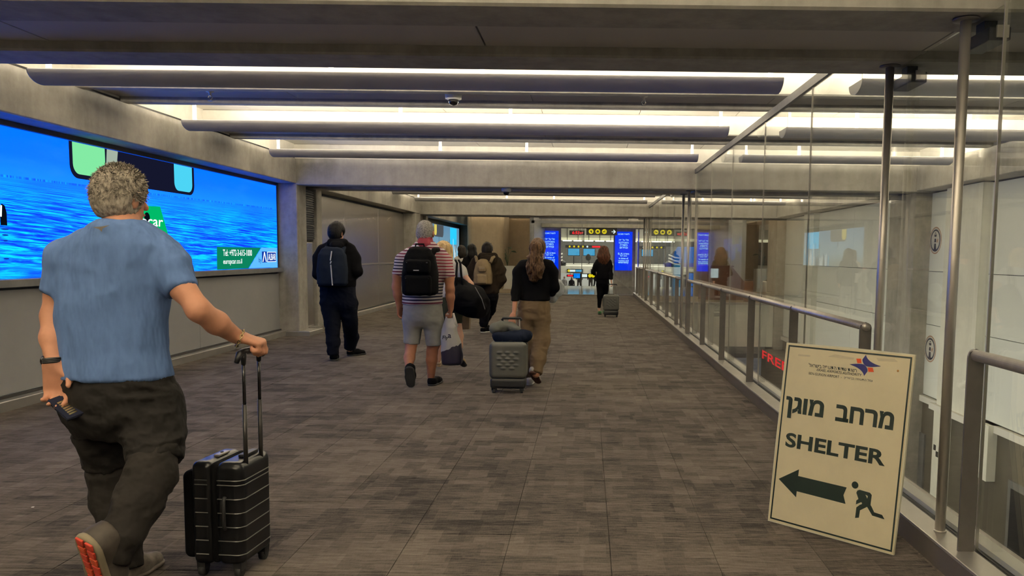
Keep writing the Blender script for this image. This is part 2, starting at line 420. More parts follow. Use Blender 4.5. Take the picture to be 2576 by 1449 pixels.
# ribs, coffers and light troughs in every bay
def ribbed_bay(ya, yb, full=True):
    L = yb - ya
    boxes = [(ya + 2.78, ya + 3.65), (ya + 5.35, ya + 6.2)]
    troughs = [ya + 1.95, ya + 4.45, ya + 6.95]
    ce = struct(sbox('ceiling', -5.3, 6.3, ya, yb, ZC, ZC + .2, 'ceil'))
    for k in range(-4, 5):
        x = -.58 + 1.22 * k
        for a, b in ((ya, boxes[0][0]), (boxes[0][1], boxes[1][0]), (boxes[1][1], yb)):
            MB().box(x - 1.214, x - .004, a + .01, b - .01, ZC - .02, ZC + .001).build('ceiling_panel', 'ceil', ce)
    for a, b in ((ya, boxes[0][0]), (boxes[0][1], boxes[1][0]), (boxes[1][1], yb)):
        for y in (a + .002, b - .012): struct(MB().box(-5.28, 6.28, y, y + .010, ZR + .012, ZC - .03).build('coffer_lit_face', 'concrete_lit'))  # thin strips over the faces, trough light put into their colour
    for a, b in boxes:
        r = MB(); w = .13
        r.box(-5.3, 6.3, a, a + w, ZR, 3.4); r.box(-5.3, 6.3, b - w * .9, b, ZR, 3.4)
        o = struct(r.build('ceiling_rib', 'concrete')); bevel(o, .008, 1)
        for k in range(-3, 4): MB().box(-.58 + k * 2.44 + .004, -.58 + (k + 1) * 2.44 - .004 if k < 3 else 6.3, a + w, b - w * .9, ZR + .06, ZR + .2).build('soffit_board', 'soffit', o)
        MB().box(-5.3, 6.3, a + w, b - w * .9, ZR + .21, 3.3).build('core', 'black', o)
    return troughs
TR = []
for k in range(len(BEAMS) - 1): TR += ribbed_bay(BEAMS[k][1], BEAMS[k + 1][0])

def trough(yc, x0, x1, label, hang, power):
    t = thing('light_trough', label, 'ceiling light', ((x0 + x1) / 2, yc, 2.80), 'curved uplight troughs hung across the ceiling')
    v, f = [], []; n = 10; R = .17
    prof = [(-R * math.cos(math.pi * k / n), 2.895 - .095 * math.sin(math.pi * k / n)) for k in range(n + 1)]
    prof2 = [(y * .94, z + .008) for y, z in prof]
    ring = prof + prof2[::-1]; m_ = len(ring)
    for x in (x0, x1):
        for y, z in ring: v.append((x, yc + y, z))
    for i in range(m_): f.append([i, (i + 1) % m_, m_ + (i + 1) % m_, m_ + i])
    for q, o_ in ((0, 1), (m_, -1)):
        for i in range(n): f.append([q + i, q + i + 1, q + m_ - 2 - i, q + m_ - 1 - i][::o_])
    link_mesh('reflector', v, f, 'trough', t, True)
    for x in (x0, x1): MB().prism([(y, z) for y, z in prof], (x - .004, yc, 0), (0, 1, 0), (0, 0, 1), (1, 0, 0), .008).build('end_cap', 'trough', t)
    for x in hang: MB().box(x - .018, x + .018, yc - .012, yc + .012, 2.84, ZC).build('hanger', 'white_paint', t)
    MB().box(x0 + .1, x1 - .1, yc - .03, yc + .03, 2.825, 2.85).build('lamp_strip', emit('trough_lamp_%d' % len(bpy.data.materials), LAMP, 2.0), t)
    for q in (-1, 1): area('uplight', ((x0 + x1) / 2, yc + q * .05, 2.885), (x1 - x0) - .2, .09, power * .5, LAMP, rot=(math.pi + q * .85, 0, 0))
order = ['', 'nearest', 'second', 'third']
for i, yc in enumerate(TR):
    bay, n = divmod(i, 3)
    w = [None, 'in the nearest lit bay', 'in the bay beyond the first deep beam', 'in the farthest bay'][bay] if bay else 'behind the viewpoint'
    if bay == 1: lb = ['%s curved uplight trough across the nearest ceiling bay', '%s curved uplight trough across the nearest ceiling bay', '%s curved uplight trough, against the deep beam'][n] % ['nearest', 'middle', 'farthest'][n]
    elif bay == 0: lb = 'curved uplight trough out of view behind the camera, row %s' % ['one', 'two', 'three'][n]
    else: lb = '%s curved uplight trough %s' % (['nearest', 'middle', 'farthest'][n], w)
    trough(yc, -4.62, 1.6, lb, (-4.55, -2.17, -.9, 1.53), P_TROUGH * (1.0 if bay else 1.6))
    if bay: trough(yc, 2.25, 5.3, lb.replace('uplight trough', 'uplight trough over the void') if n < 3 else lb, (2.32, 3.1, 4.4, 5.2), P_TROUGH * 1.0)

# left wall: beam, columns, panels, kerb
for y0, y1 in [(-4.85, 3.65), (4.90, 13.40), (14.65, 23.2), (24.4, 33.0)]:
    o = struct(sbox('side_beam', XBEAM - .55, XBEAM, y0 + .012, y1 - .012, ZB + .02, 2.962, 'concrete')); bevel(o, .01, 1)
    struct(sbox('trim_2', XBEAM - .55, XBEAM - .02, y0, y1, 2.962, 2.985, 'black'))
    struct(sbox('wall_left_upper', XBEAM - .6, XBEAM - .03, y0, y1, 2.985, ZC + .1, 'concrete_lit'))
    o = struct(sbox('side_beam', XRB, XRB + .8, y0 + .012, y1 - .012, ZB + .02, 2.962, 'concrete')); bevel(o, .01, 1)
    struct(sbox('wall_right_upper', XRB + .03, XRB + .8, y0, y1, 2.962, ZC + .1, 'concrete_lit'))
wl = struct(sbox('wall_left', XL - .35, XL - .03, -6, 33, -.2, 3.3, 'darkframe'))
def kerb(y0, y1, x=-5.06):
    o = struct(sbox('baseboard_left', XL - .05, x, y0, y1, -.01, .088, 'steel_sill')); bevel(o, .006, 1)
    MB().box(XL - .02, XL + .015, y0, y1, .088, .115).build('shadow_gap', 'black', o)
for y0, y1 in [(-4.85, 3.65), (4.9, 13.4), (14.66, 22.6), (24.6, 33)]: kerb(y0, y1)
def columns(y0, y1):
    for a, b in ((y0, y0 + .44), (y1 - .28, y1)):
        o = struct(sbox('column', XL - .1, XBEAM, a, b, 0, ZB + .02, 'concrete')); bevel(o, .012, 1)
    struct(sbox('alcove_back', XL - .1, XL + .06, y0 + .44, y1 - .28, 0, ZB, 'gray_panel'))
    o = struct(sbox('column_plinth', XL, -4.66, y0 - .05, y0 + .62, -.005, .075, 'steel_sill')); bevel(o, .006, 1)
    struct(sbox('column_plinth', XL, -4.80, y0 + .62, y1 + .05, -.005, .085, 'steel_sill'))
for y0, y1 in BEAMS[1:4]: columns(y0, y1)
# alcove of the column beside the large screen: ribbed dark grille above a steel cover
gr = thing('vent_grille', 'dark ribbed grille high in the alcove beside the big screen column', 'grille', (XL + .12, 14.1, 1.62))
MB().box(XL + .06, XL + .26, 13.86, 14.34, 1.62, 2.5).build('backing', 'black', gr)
for k in range(22): MB().box(XL + .26, XL + .285, 13.87, 14.33, 1.64 + k * .039, 1.66 + k * .039).build('slat', 'darkframe', gr)
o = tag(sbox('alcove_cover', XL + .06, XL + .27, 13.88, 14.33, .085, 1.60, 'metal_panel'), 'tall brushed steel cover under the ribbed grille beside the column', 'cover panel'); bevel(o, .03, 3)
# grey panels below the screen and the steel panelled wall of the next bay
for y0, y1 in ((7.82, 10.6), (10.6, 13.38), (5.04, 7.82), (-4.7, -1.9), (-1.9, .9), (.9, 3.65)):
    o = MB().box(XL - .04, XL, y0 + .004, y1 - .004, .115, 1.05).build('wall_panel', 'gray_panel', wl); bevel(o, .003, 1)
for y0, y1 in ((-4.7, -1.9), (-1.9, .9), (.9, 3.65)):
    MB().box(XL - .04, XL, y0 + .004, y1 - .004, 1.06, 2.5).build('wall_panel', 'gray_panel', wl)
ys = [14.68, 17.1, 19.8, 22.6]
for a, b in zip(ys[:-1], ys[1:]):
    for z0, z1 in ((.115, 1.12), (1.16, 2.5)):
        o = MB().box(XL - .04, XL, a + .012, b - .012, z0, z1).build('wall_panel', 'metal_panel', wl); bevel(o, .004, 1)
MB().box(XL - .045, XL - .012, 14.68, 22.6, .1, 2.5).build('panel_backing', 'wallmetal_seam', wl)
MB().box(XL - .02, XL + .012, 14.68, 22.6, 1.125, 1.155).build('rail_groove', 'steel', wl)
o = struct(sbox('pier', XL - .05, -4.85, 22.62, 23.2, 0, ZB, 'concrete'))
o = tag(sbox('notice_panel', -4.849, -4.84, 22.3, 22.31, 0, .01, 'gray_panel'), 'x', 'panel') if False else None
for y0, y1 in ((24.6, 28.7), (28.7, 32.9)):
    MB().box(XL - .04, XL, y0 + .004, y1 - .004, .115, 1.05).build('wall_panel', 'gray_panel', wl)

# back wall behind the camera
struct(sbox('wall_back', -5.5, 6.5, -6.3, -6.1, -4.5, 3.6, 'wall_white'))

# right side: steel sill, glass wall and the void with its far wall
o = struct(sbox('sill', XK, 1.775, -6, YEND, .095, .112, 'steel_sill')); bevel(o, .003, 1)
struct(sbox('trim_3', XK + .004, 1.97, -6, YEND, -.3, .095, 'bronze'))
struct(sbox('trim_4', 1.775, 1.825, -6, YEND, .095, .100, 'black'))
struct(sbox('trim_5', 1.825, 1.90, -6, YEND, .095, .125, 'white_paint'))
struct(sbox('slab_edge', XK + .004, 1.97, -6, YEND, -1.0, -.3, 'concrete'))
JY = [-5.0, -3.0, -1.0, 1.0, 3.54, 4.83, 6.52, 8.21, 9.98, 11.66, 13.35, 14.85, 16.6, 18.3, 20.0, 21.7, 23.5, 25.2, 26.7, YEND]
gw = struct(thing('glass_wall', 'tall frameless glass wall rising from the steel sill', 'glass wall', (XGL, 4, .1))); del gw['category']
for a, b in zip(JY[:-1], JY[1:]):
    zt = ZB + .0 if (a < 4.83 and b > 3.6 or a >= 13.2 and b < 15 or 23 < a < 24.5) else 2.80
    MB().box(XGL - .006, XGL + .006, a + .005, b - .005, .10, zt).build('glass_pane', 'glass', gw)
    MB().box(XGL - .007, XGL + .007, b - .003, b + .003, .10, zt).build('pane_joint', 'steel', gw)
for y0, y1 in [(-4.85, 3.65), (4.90, 13.40), (14.65, 23.2), (24.4, YEND)]:
    struct(sbox('trim_6', XGL - .02, XGL + .02, y0, y1, 2.79, 2.86, 'frame_grey'))

# wall across the end of the carpet: glass
ge = struct(thing('glass_front', 'glass front across the end of the carpet', 'glass', (0, YEND, 0))); del ge['category']
gx = [-1.85, -.17, 1.62]
for a, b in zip(gx[:-1], gx[1:]): MB().box(a + .01, b - .01, YEND - .006, YEND + .006, .02, 2.5).build('glass_pane', 'glass', ge)
MB().box(-.18, -.16, YEND - .012, YEND + .012, .02, 2.5).build('pane_joint', 'frame_grey', ge)
MB().box(-1.95, -1.85, YEND - .05, YEND + .05, .0, 2.6).build('jamb', 'frame_grey', ge)
MB().box(-1.95, 1.8, YEND - .05, YEND + .05, 2.5, 2.6).build('head_frame', 'frame_grey', ge)
struct(sbox('ceiling_end', -5.3, 8.5, 24.4, 33, ZC, ZC + .2, 'ceil')) if False else None

# stone wall, round column and planter at the left end
struct(sbox('wall_stone', -3.6, -1.95, 31.6, 31.9, 0, 3.3, 'tanstone'))
o = struct(sbox('stone_pier', -4.4, -3.05, 29.2, 31.6, 0, 3.3, 'tanstone')); bevel(o, .25, 6)
struct(sbox('wall_end', -5.3, -4.2, 32.9, 33.1, 0, 3.3, 'concrete'))
struct(sbox('step', -3.2, -1.95, 29.1, 31.6, 0, .12, 'tanstone'))
struct(sbox('wall_stub', -2.02, -1.88, 28.2, 36, 0, 3.3, 'frame_grey'))

# right void: walls and lower floor
wr = struct(sbox('wall_right', XR + .04, XR + .3, -6, 23.4, -4.4, 3.3, 'darkframe'))
for a, b in ((-6, -2.6), (-2.6, .8), (.8, 4.2), (4.2, 7.2), (7.2, 9.4), (9.4, 12.0), (12.0, 14.4), (14.4, 17.4), (17.4, 20.4), (20.4, 23.4)):
    for z0, z1 in ((-.88, .315), (.325, 1.21), (1.22, 2.52)):
        MB().box(XR, XR + .05, a + .005, b - .005, z0, z1).build('wall_panel', 'wall_white', wr)
    MB().box(XR, XR + .05, a, b, -4.2, -1.0).build('lower_wall', 'brownwall', wr)
    MB().box(XR - .06, XR + .05, a, b, -1.0, -.9).build('ledge', 'white_paint', wr)
for y0, y1 in ((11.5, 12.65), (20.0, 20.9)):
    o = struct(sbox('pilaster', XR - .14, XR + .05, y0, y1, -.9, ZB, 'lightstone'))
    o = struct(sbox('pilaster_foot', XR - .13, XR + .05, y1 - .25, y1 + .1, -4.2, -.9, 'lightstone')); o = struct(sbox('pilaster_foot', XR - .13, XR + .05, y0 - .5, y0 - .15, -1.7, -.9, 'lightstone'))
    struct(sbox('pilaster_ledge', XR - .2, XR - .14, y0 - .05, y1 + .15, -1.0, -.9, 'white_paint'))
for y0, y1 in BEAMS[1:4]: struct(sbox('column_right', XRB + .05, XR + .1, y0 + .1, y1, -4.2, ZB, 'concrete'))
struct(sbox('floor_lower', 1.0, XR + .3, -6, 36, -4.3, -4.2, 'lowfloor'))
struct(sbox('wall_under', 1.2, 1.97, -6, 36, -4.2, -1.0, 'brownwall'))
struct(sbox('fascia', 1.97, XR + .05, 23.45, 23.7, -1.24, 0.0, 'lightstone'))
struct(sbox('fascia_cap', 1.97, XR + .05, 23.38, 23.72, 0.0, .06, 'steel_sill'))
struct(sbox('floor_landing', 1.9, 8.5, 23.7, YEND + .05, -.25, -.005, 'tanstone'))
struct(sbox('wall_landing', 3.85, 6.1, 28.4, 28.7, -.2, 3.3, 'tanstone'))
struct(sbox('column_landing', 5.0, 5.5, 27.6, 28.3, 0, 3.3, 'lightstone'))
for i, (y0, y1) in enumerate([(13.3, 14.0), (9.7, 10.6), (17.0, 17.9), (6.2, 7.0)]):
    d = struct(sbox('door_%d' % (i + 1), XR - .03, XR + .0, y0, y1, -4.2, -1.55, 'frame_grey'))
    MB().box(XR - .035, XR - .03, y0 + .35, y1 - .08, -4.1, -1.65).build('door_leaf', 'black', d)

# ------------------------------------------------------------------ poles, handrails, brackets on the right
def pole(y, label, x=1.73):
    t = thing('steel_pole', label, 'pole', (x, y, .112), 'round steel poles between sill and beams')
    MB().lathe((x, y, 0), [(.024, .112), (.024, ZB)], 20).build('shaft', 'steel', t, True)
    MB().lathe((x, y, 0), [(.03, .112), (.03, .12), (.025, .121)], 20).build('foot', 'steel', t, True)
    MB().lathe((x, y, 0), [(.027, ZB - .012), (.058, ZB - .01), (.058, ZB)], 20).build('flange', 'steel_dark', t, True)
for y, lb in ((3.76, 'round steel pole nearest the viewer, beside the cut end of the near handrail'), (4.68, 'round steel pole just behind the top of the cream sign'),
              (13.65, 'round steel pole at the far end of the long handrail, nearer of that pair'), (14.45, 'round steel pole at the far end of the long handrail, farther of that pair'),
              (23.35, 'thin looking steel pole at the far railing end, nearer of that pair'), (24.2, 'thin looking steel pole at the far railing end, farther of that pair')): pole(y, lb)
def handrail(ya, yb, posts, label):
    t = thing('handrail', label, 'handrail', (1.72, (ya + yb) / 2, .112), 'steel handrails in front of the glass wall')
    MB().tube([(1.73, ya, 1.005), (1.73, yb, 1.005)], .026, 20).build('rail', 'steel', t, True)
    p0 = None
    for y in posts:
        b = MB().prism([(-.036, .112), (.036, .112), (.036, 1.0), (.03, 1.018), (0, 1.034), (-.03, 1.018), (-.036, 1.0)], (1.73, y - .006, 0), (1, 0, 0), (0, 0, 1), (0, 1, 0), .012)
        b.build('post', 'steel_dark', t)
handrail(-4, 3.52, (-2.0, -.1, 1.75, 3.5), 'steel handrail at the right edge, cut off by the frame')
handrail(4.88, 13.5, (4.90, 6.6, 8.3, 10.05, 11.75, 13.45), 'long steel handrail running from behind the cream sign to the middle poles')
handrail(14.7, 23.2, (15.2, 17.0, 19.1, 21.1, 23.1), 'far steel handrail between the middle poles and the farthest poles')
handrail(24.35, 27.6, (24.5, 25.9, 27.3), 'short last steel handrail by the glass front')
def bracket(x, y, label):
    t = thing('glass_bracket', label, 'bracket', (x, y, ZB), 'clamps joining the glass wall to the beams')
    MB().box(x - .03, x + .03, y - .04, y + .04, ZB - .05, ZB).build('stem', 'darkframe', t)
    bevel(MB().box(x - .05, x + .05, y - .13, y + .13, ZB - .11, ZB - .05).build('clamp', 'darkframe', t), .006)
    MB().box(x - .02, x + .035, y - .14, y - .13, ZB - .10, ZB - .045).build('end_plate', 'steel', t)
bracket(1.86, 3.83, 'dark clamp beside the top of the nearest pole')
bracket(1.86, 4.72, 'dark clamp beside the top of the second pole')
bracket(1.86, 13.7, 'small clamp beside the top of the middle poles')

# ceiling devices
def dome_camera(x, y, z, label):
    t = thing('dome_camera', label, 'camera', (x, y, z))
    MB().lathe((x, y, z), [(.085, 0), (.08, -.05), (.05, -.06)], 20).build('housing', 'white_paint', t, True)
    MB().lathe((x, y, z), [(.052, -.055), (.05, -.08), (.035, -.105), (.0, -.115)], 20).build('dome', 'black_gloss', t, True)
dome_camera(-1.35, 8.1, ZR + .06, 'white dome camera under the first ceiling rib')
dome_camera(-1.38, 13.65, ZB, 'white dome camera with black dome under the deep beam')
def sprinkler(x, y, z, label):
    t = thing('sprinkler', label, 'sprinkler', (x, y, z), 'fire sprinklers in the ceiling')
    MB().lathe((x, y, z), [(.04, 0), (.04, -.006), (.014, -.012), (.012, -.04)], 14).build('escutcheon', 'steel', t, True)
    MB().tube([(x - .012, y, z - .035), (x - .02, y, z - .06), (x, y, z - .085)], .004, 6).tube([(x + .012, y, z - .035), (x + .02, y, z - .06), (x, y, z - .085)], .004, 6).build('yoke', 'steel_dark', t)
    MB().lathe((x, y, z), [(.006, -.085), (.024, -.088), (.024, -.092)], 14).build('deflector', 'steel_dark', t)
sprinkler(-3.78, 8.1, ZR + .055, 'sprinkler under the ceiling rib near the blue lit trough')
sprinkler(.55, 8.1, ZR + .06, 'sprinkler under the ceiling rib right of the dome camera')

# ------------------------------------------------------------------ the two advertising screens on the left wall
def sea_mat():
    t = NT('sea_picture'); p = t.pos(); sp = t.n('ShaderNodeSeparateXYZ'); t.l(p, sp.inputs[0]); y, z = sp.outputs[1], sp.outputs[2]
    hor = t.math('ADD', t.math('MULTIPLY', y, .009), 2.008)
    d = t.math('SUBTRACT', hor, z)
    dd = t.math('MAXIMUM', d, .02)
    q = t.math('POWER', dd, -.75)
    cb = t.n('ShaderNodeCombineXYZ'); t.l(t.math('MULTIPLY', y, t.math('MULTIPLY', q, 2.0)), cb.inputs[0]); t.l(t.math('MULTIPLY', t.math('POWER', dd, .35), 52.0), cb.inputs[1])
    n = t.noise(cb.outputs[0], 1.0, 5, .62); n.node.inputs['Distortion'].default_value = .6
    big = t.noise(p, 1.1, 2, .5, (1, .7, 2.2))
    w = t.math('ADD', t.math('MULTIPLY', n, .85), t.math('MULTIPLY', big, .15))
    r = t.n('ShaderNodeValToRGB'); r.color_ramp.elements[0].position = .41; r.color_ramp.elements[0].color = (*lin(0, 50, 190), 1)
    r.color_ramp.elements[1].position = .59; r.color_ramp.elements[1].color = (*lin(0, 212, 255), 1)
    e = r.color_ramp.elements.new(.50); e.color = (*lin(0, 128, 240), 1); t.l(w, r.inputs[0])
    near = t.n('ShaderNodeMapRange'); t.l(d, near.inputs[0]); near.inputs[1].default_value = .72; near.inputs[2].default_value = 1.0; near.inputs[3].default_value = 0; near.inputs[4].default_value = .45
    sea = t.mix(near.outputs[0], r.outputs[0], lin(0, 118, 190))
    far = t.n('ShaderNodeMapRange'); t.l(d, far.inputs[0]); far.inputs[1].default_value = 0; far.inputs[2].default_value = .22; far.inputs[3].default_value = .55; far.inputs[4].default_value = 0
    sea = t.mix(far.outputs[0], sea, lin(10, 95, 200))
    cl = t.ramp(t.noise(p, 2.4, 4, .6, (1, .6, 2.5)), .52, .75)
    hz = t.n('ShaderNodeMapRange'); t.l(d, hz.inputs[0]); hz.inputs[1].default_value = -.2; hz.inputs[2].default_value = 0; hz.inputs[3].default_value = 0; hz.inputs[4].default_value = 1
    sky = t.mix(hz.outputs[0], lin(0, 112, 228), lin(10, 132, 225)); sky = t.mix(t.math('MULTIPLY', cl, .25), sky, lin(40, 140, 225))
    col = t.mix(t.math('GREATER_THAN', d, 0.0), sky, sea)
    t.l(t.mix(1.0, col, (1.0, 1.0, 2.2), 'MULTIPLY'), t.b.inputs['Emission Color']); t.b.inputs['Specular IOR Level'].default_value = 0; t.b.inputs['Emission Strength'].default_value = SCREEN_E; t.b.inputs['Base Color'].default_value = (.01, .01, .01, 1); t.b.inputs['Roughness'].default_value = .5
    return t.m
M['sea'] = sea_mat()
XS = XL
def screen(y0, y1, z0, z1, m_, label):
    t = thing('advertising_screen', label, 'screen', (XS, (y0 + y1) / 2, z0))
    MB().box(XS - .04, XS, y0, y1, z0, z1).build('display', m_, t)
    bevel(MB().box(XS - .04, XS + .10, y0 - .02, y1, z0 - .075, z0 - .003).build('bottom_sill', 'frame_grey', t), .005)
    MB().box(XS - .04, XS + .03, y0 - .02, y1, z1 + .003, z1 + .05).build('top_frame', 'darkframe', t)
    MB().box(XS - .04, XS + .01, y1, y1 + .04, z0 - .03, z1 + .05).build('side_frame', 'darkframe', t)
    return t
s1 = screen(4.95, 13.33, 1.152, 2.50, 'sea', 'huge glowing wall screen with a blue sea picture and hire car advert')
def EM(n, c, e=None):
    if n not in M: M[n] = emit(n, c, SCREEN_E if e is None else e)
    return n
O, U_, V_ = (XS, 0, 0), (0, 1, 0), (0, 0, 1)
def sf(name, poly, m_, lift, t=.001): return flat(name, poly, O, U_, V_, m_, s1, t, lift)
EM('scr_dark', lin(18, 20, 40)); EM('scr_glassgreen', lin(120, 215, 150)); EM('scr_cyan', lin(70, 195, 225)); EM('scr_green', lin(0, 170, 95)); EM('scr_green2', lin(10, 120, 85))
EM('scr_white', lin(240, 250, 250)); EM('scr_navy', lin(15, 50, 150)); EM('scr_black', lin(8, 12, 20)); EM('scr_pale', lin(90, 175, 240)); EM('scr_beige', lin(150, 165, 150))
def rrect(x0, x1, z0, z1, r, n=6, top=False):
    P = []
    for cx, cz, a in ((x1 - r, z0 + r, -90), (x1 - r, z1 - r, 0), (x0 + r, z1 - r, 90), (x0 + r, z0 + r, 180)):
        if top and a in (0, 90): P.append((x1 if a == 0 else x0, z1)); continue
        for k in range(n + 1): t = math.radians(a + 90 * k / n); P.append((cx + r * math.cos(t), cz + r * math.sin(t)))
    return P
sf('mirror_picture', rrect(8.03, 10.56, 2.135, 2.498, .13, top=True), 'scr_dark', .001)
sf('mirror_view', rrect(8.08, 8.62, 2.18, 2.495, .10, top=True), 'scr_glassgreen', .003)
sf('mirror_view', [(8.62, 2.18), (8.66, 2.495), (8.86, 2.495), (8.80, 2.18)], 'scr_beige', .003)
sf('mirror_view', rrect(10.05, 10.50, 2.17, 2.495, .10, top=True), 'scr_cyan', .003)
sf('green_flag', [(9.10, 1.50), (9.15, 1.93), (9.70, 1.945), (9.92, 1.50)], 'scr_green', .001)
lettering('advert_lettering', 'europcar', (XS, 8.74, 1.665), U_, V_, 1.0, .12, M['scr_white'], s1, .01, .1, .004)
sf('advert_figure', circ(9.40, 1.80, .06), 'scr_black', .003)
sf('green_banner', [(11.14, 1.156), (11.15, 1.475), (12.66, 1.475), (12.17, 1.156)], 'scr_green2', .001)
sf('pale_banner', [(12.19, 1.156), (12.68, 1.475), (13.32, 1.475), (13.32, 1.156)], 'scr_pale', .001)
lettering('advert_lettering', 'Tel: +972-3-615-1000', (XS, 11.33, 1.345), U_, V_, .98, .095, M['scr_white'], s1, .012, 0, .004)
lettering('advert_lettering', 'europcar.co.il', (XS, 11.33, 1.21), U_, V_, .62, .095, M['scr_white'], s1, .012, 0, .004)
lettering('advert_lettering', 'by', (XS, 12.56, 1.22), U_, V_, .10, .10, M['scr_navy'], s1, 0, 0, .004)
sf('logo_plate', [(12.69, 1.24), (12.69, 1.415), (12.88, 1.415), (12.88, 1.24)], 'scr_navy', .003)
sf('logo_mark', [(12.705, 1.25), (12.77, 1.405), (12.80, 1.405), (12.865, 1.25), (12.835, 1.25), (12.785, 1.37), (12.735, 1.25)], 'scr_white', .005)
sf('logo_plate', [(12.90, 1.245), (12.90, 1.41), (13.26, 1.41), (13.26, 1.245)], 'scr_white', .003)
sf('logo_plate', [(12.912, 1.255), (12.912, 1.40), (13.248, 1.40), (13.248, 1.255)], 'scr_navy', .0045)
lettering('advert_lettering', 'ALBAR', (XS, 12.93, 1.275), U_, V_, .30, .105, M['scr_white'], s1, .015, 0, .007)
sf('buoy_picture', [(7.05, 1.625), (7.05, 1.79), (7.075, 1.815), (7.11, 1.80), (7.13, 1.74), (7.13, 1.625)], 'scr_black', .001)
sf('buoy_picture', [(7.045, 1.70), (7.055, 1.80), (7.075, 1.80), (7.065, 1.70)], 'scr_white', .003)
for z, w in ((1.592, .05), (1.54, .04), (1.49, .03), (1.33, .035)): sf('buoy_reflection', circ(7.10, z, w, .008, 12), 'scr_navy', .001)

def city_mat():
    t = NT('city_picture'); p = t.pos(); sp = t.n('ShaderNodeSeparateXYZ'); t.l(p, sp.inputs[0])
    r = t.n('ShaderNodeMapRange'); t.l(sp.outputs[2], r.inputs[0]); r.inputs[1].default_value = 1.15; r.inputs[2].default_value = 2.3
    c = t.n('ShaderNodeValToRGB'); e = c.color_ramp.elements; e[0].position = 0; e[0].color = (*lin(120, 130, 110), 1); e[1].position = 1; e[1].color = (*lin(120, 170, 205), 1)
    x = e.new(.35); x.color = (*lin(150, 190, 205), 1); t.l(r.outputs[0], c.inputs[0])
    n = t.noise(p, 1.3, 4, .6, (1, 1, 3)); t.l(t.mix(t.math('MULTIPLY', n, .4), c.outputs[0], lin(90, 140, 180)), t.b.inputs['Emission Color'])
    t.b.inputs['Emission Strength'].default_value = .7; t.b.inputs['Base Color'].default_value = (0, 0, 0, 1); return t.m
M['city'] = city_mat()
s1b = s1; s1 = screen(25.0, 32.3, 1.1, 2.40, 'city', 'far wall screen with a city skyline picture under a car mirror')
EM('city_mirror', lin(70, 75, 80)); EM('city_yellow', lin(200, 185, 90)); EM('city_cyan', lin(40, 190, 240)); EM('city_tower', lin(90, 120, 150))
sf('mirror_picture', rrect(27.0, 28.8, 1.98, 2.395, .2, top=True), 'city_mirror', .001)
sf('mirror_view', rrect(27.05, 27.5, 2.03, 2.39, .15, top=True), 'city_yellow', .003)
sf('mirror_stem', [(27.88, 1.8), (27.88, 1.98), (27.93, 1.98), (27.93, 1.8)], 'city_mirror', .001)
sf('sky_panel', [(30.2, 1.75), (30.2, 2.38), (31.7, 2.38), (31.7, 1.75)], 'city_cyan', .001)
rr = random.Random(5)
for k in range(26):
    y = 28.9 + k * .13; h = rr.uniform(.1, .75) * (1 if k > 8 else .5)
    sf('tower_picture', [(y, 1.11), (y, 1.2 + h), (y + .02, 1.26 + h), (y + .05, 1.2 + h), (y + .05, 1.11)], rr.choice(['city_tower', 'scr_white', 'city_cyan', 'city_mirror']), .0025)
s1 = s1b
def checker(o, u, v, sz, label):
    t = thing('checker_marker', label, 'marker', o)
    for i in (0, 1):
        for j in (0, 1): flat('square', [(i * sz, j * sz), (i * sz + sz, j * sz), (i * sz + sz, j * sz + sz), (i * sz, j * sz + sz)], o, u, v, 'black' if i != j else 'white_paint', t)
checker((-4.62, 32.89, 2.05), (1, 0, 0), (0, 0, 1), .15, 'small black and white checker marker on the wall beyond the far screen')
checker((XR - .131, 12.7, -1.75), (0, -1, 0), (0, 0, 1), .09, 'small black and white checker marker low on the pale pilaster foot')

# ------------------------------------------------------------------ cream shelter sign leaning on the railing
BLc = Vector((.99, 4.181, 0)); ex = Vector((.7093, -.7049, 0)); nn = Vector((.7049, .7093, 0)); th = math.radians(8)
eu = nn * math.sin(th) + Vector((0, 0, 1)) * math.cos(th); ew = ex.cross(eu)      # ew faces the viewer
BLc = BLc + Vector((0, 0, .012))
sg = thing('shelter_sign', 'cream board reading SHELTER with arrow and running figure, leaning on the sill', 'sign', BLc + ex * .35)
M['cream'] = mat('cream_board', (.90, .80, .52), .5, vary=.05, scale=5, bump=.04, bscale=60)
M['cream_edge'] = mat('board_edge', (.92, .86, .64), .6)
M['ink'] = mat('sign_ink', (.008, .018, .012), .4); M['ink_blue'] = mat('sign_blue', lin(28, 28, 92), .4); M['ink_orange'] = mat('sign_orange', lin(222, 82, 30), .4)
M['tape'] = mat('tape_stain', (.74, .65, .42), .5); M['rust'] = mat('rust', (.42, .20, .03), .6); M['paper'] = mat('sign_cream_detail', (.90, .82, .56), .5, vary=.03)
MB().prism([(.004, 0), (.694, .003), (.700, .35), (.697, .968), (.35, .972), (.002, .966), (0, .4)], BLc, ex, eu, -ew, .016).build('board_edge', 'cream_edge', sg)
MB().prism([(.006, .006), (.692, .006), (.692, .962), (.006, .962)], BLc, ex, eu, ew, .001).build('board', 'cream', sg)
def cm(poly): return [(a / 100, b / 100) for a, b in poly]
def sg_flat(name, poly, m_, lift=.0015, t=.0006): return flat(name, cm(poly), BLc, ex, eu, m_, sg, t, lift)
def strip(x0, y0, x1, y1): return [(x0, y0), (x1, y0), (x1, y1), (x0, y1)]
b0, b1, b2, b3, bw = 1.7, 68.6, 1.6, 95.4, .8
for q in (strip(b0, b2, b1, b2 + bw), strip(b0, b3 - bw, b1, b3), strip(b0, b2 + bw, b0 + bw, b3 - bw), strip(b1 - bw, b2 + bw, b1, b3 - bw)): sg_flat('border_line', q, 'ink')
def sg_text(s, x, y, w, h, m_='ink', bold=0, slant=0): return lettering('lettering', s, BLc + ex * (x / 100) + eu * (y / 100), ex, eu, w / 100, h / 100, M[m_], sg, bold, slant, .0022)
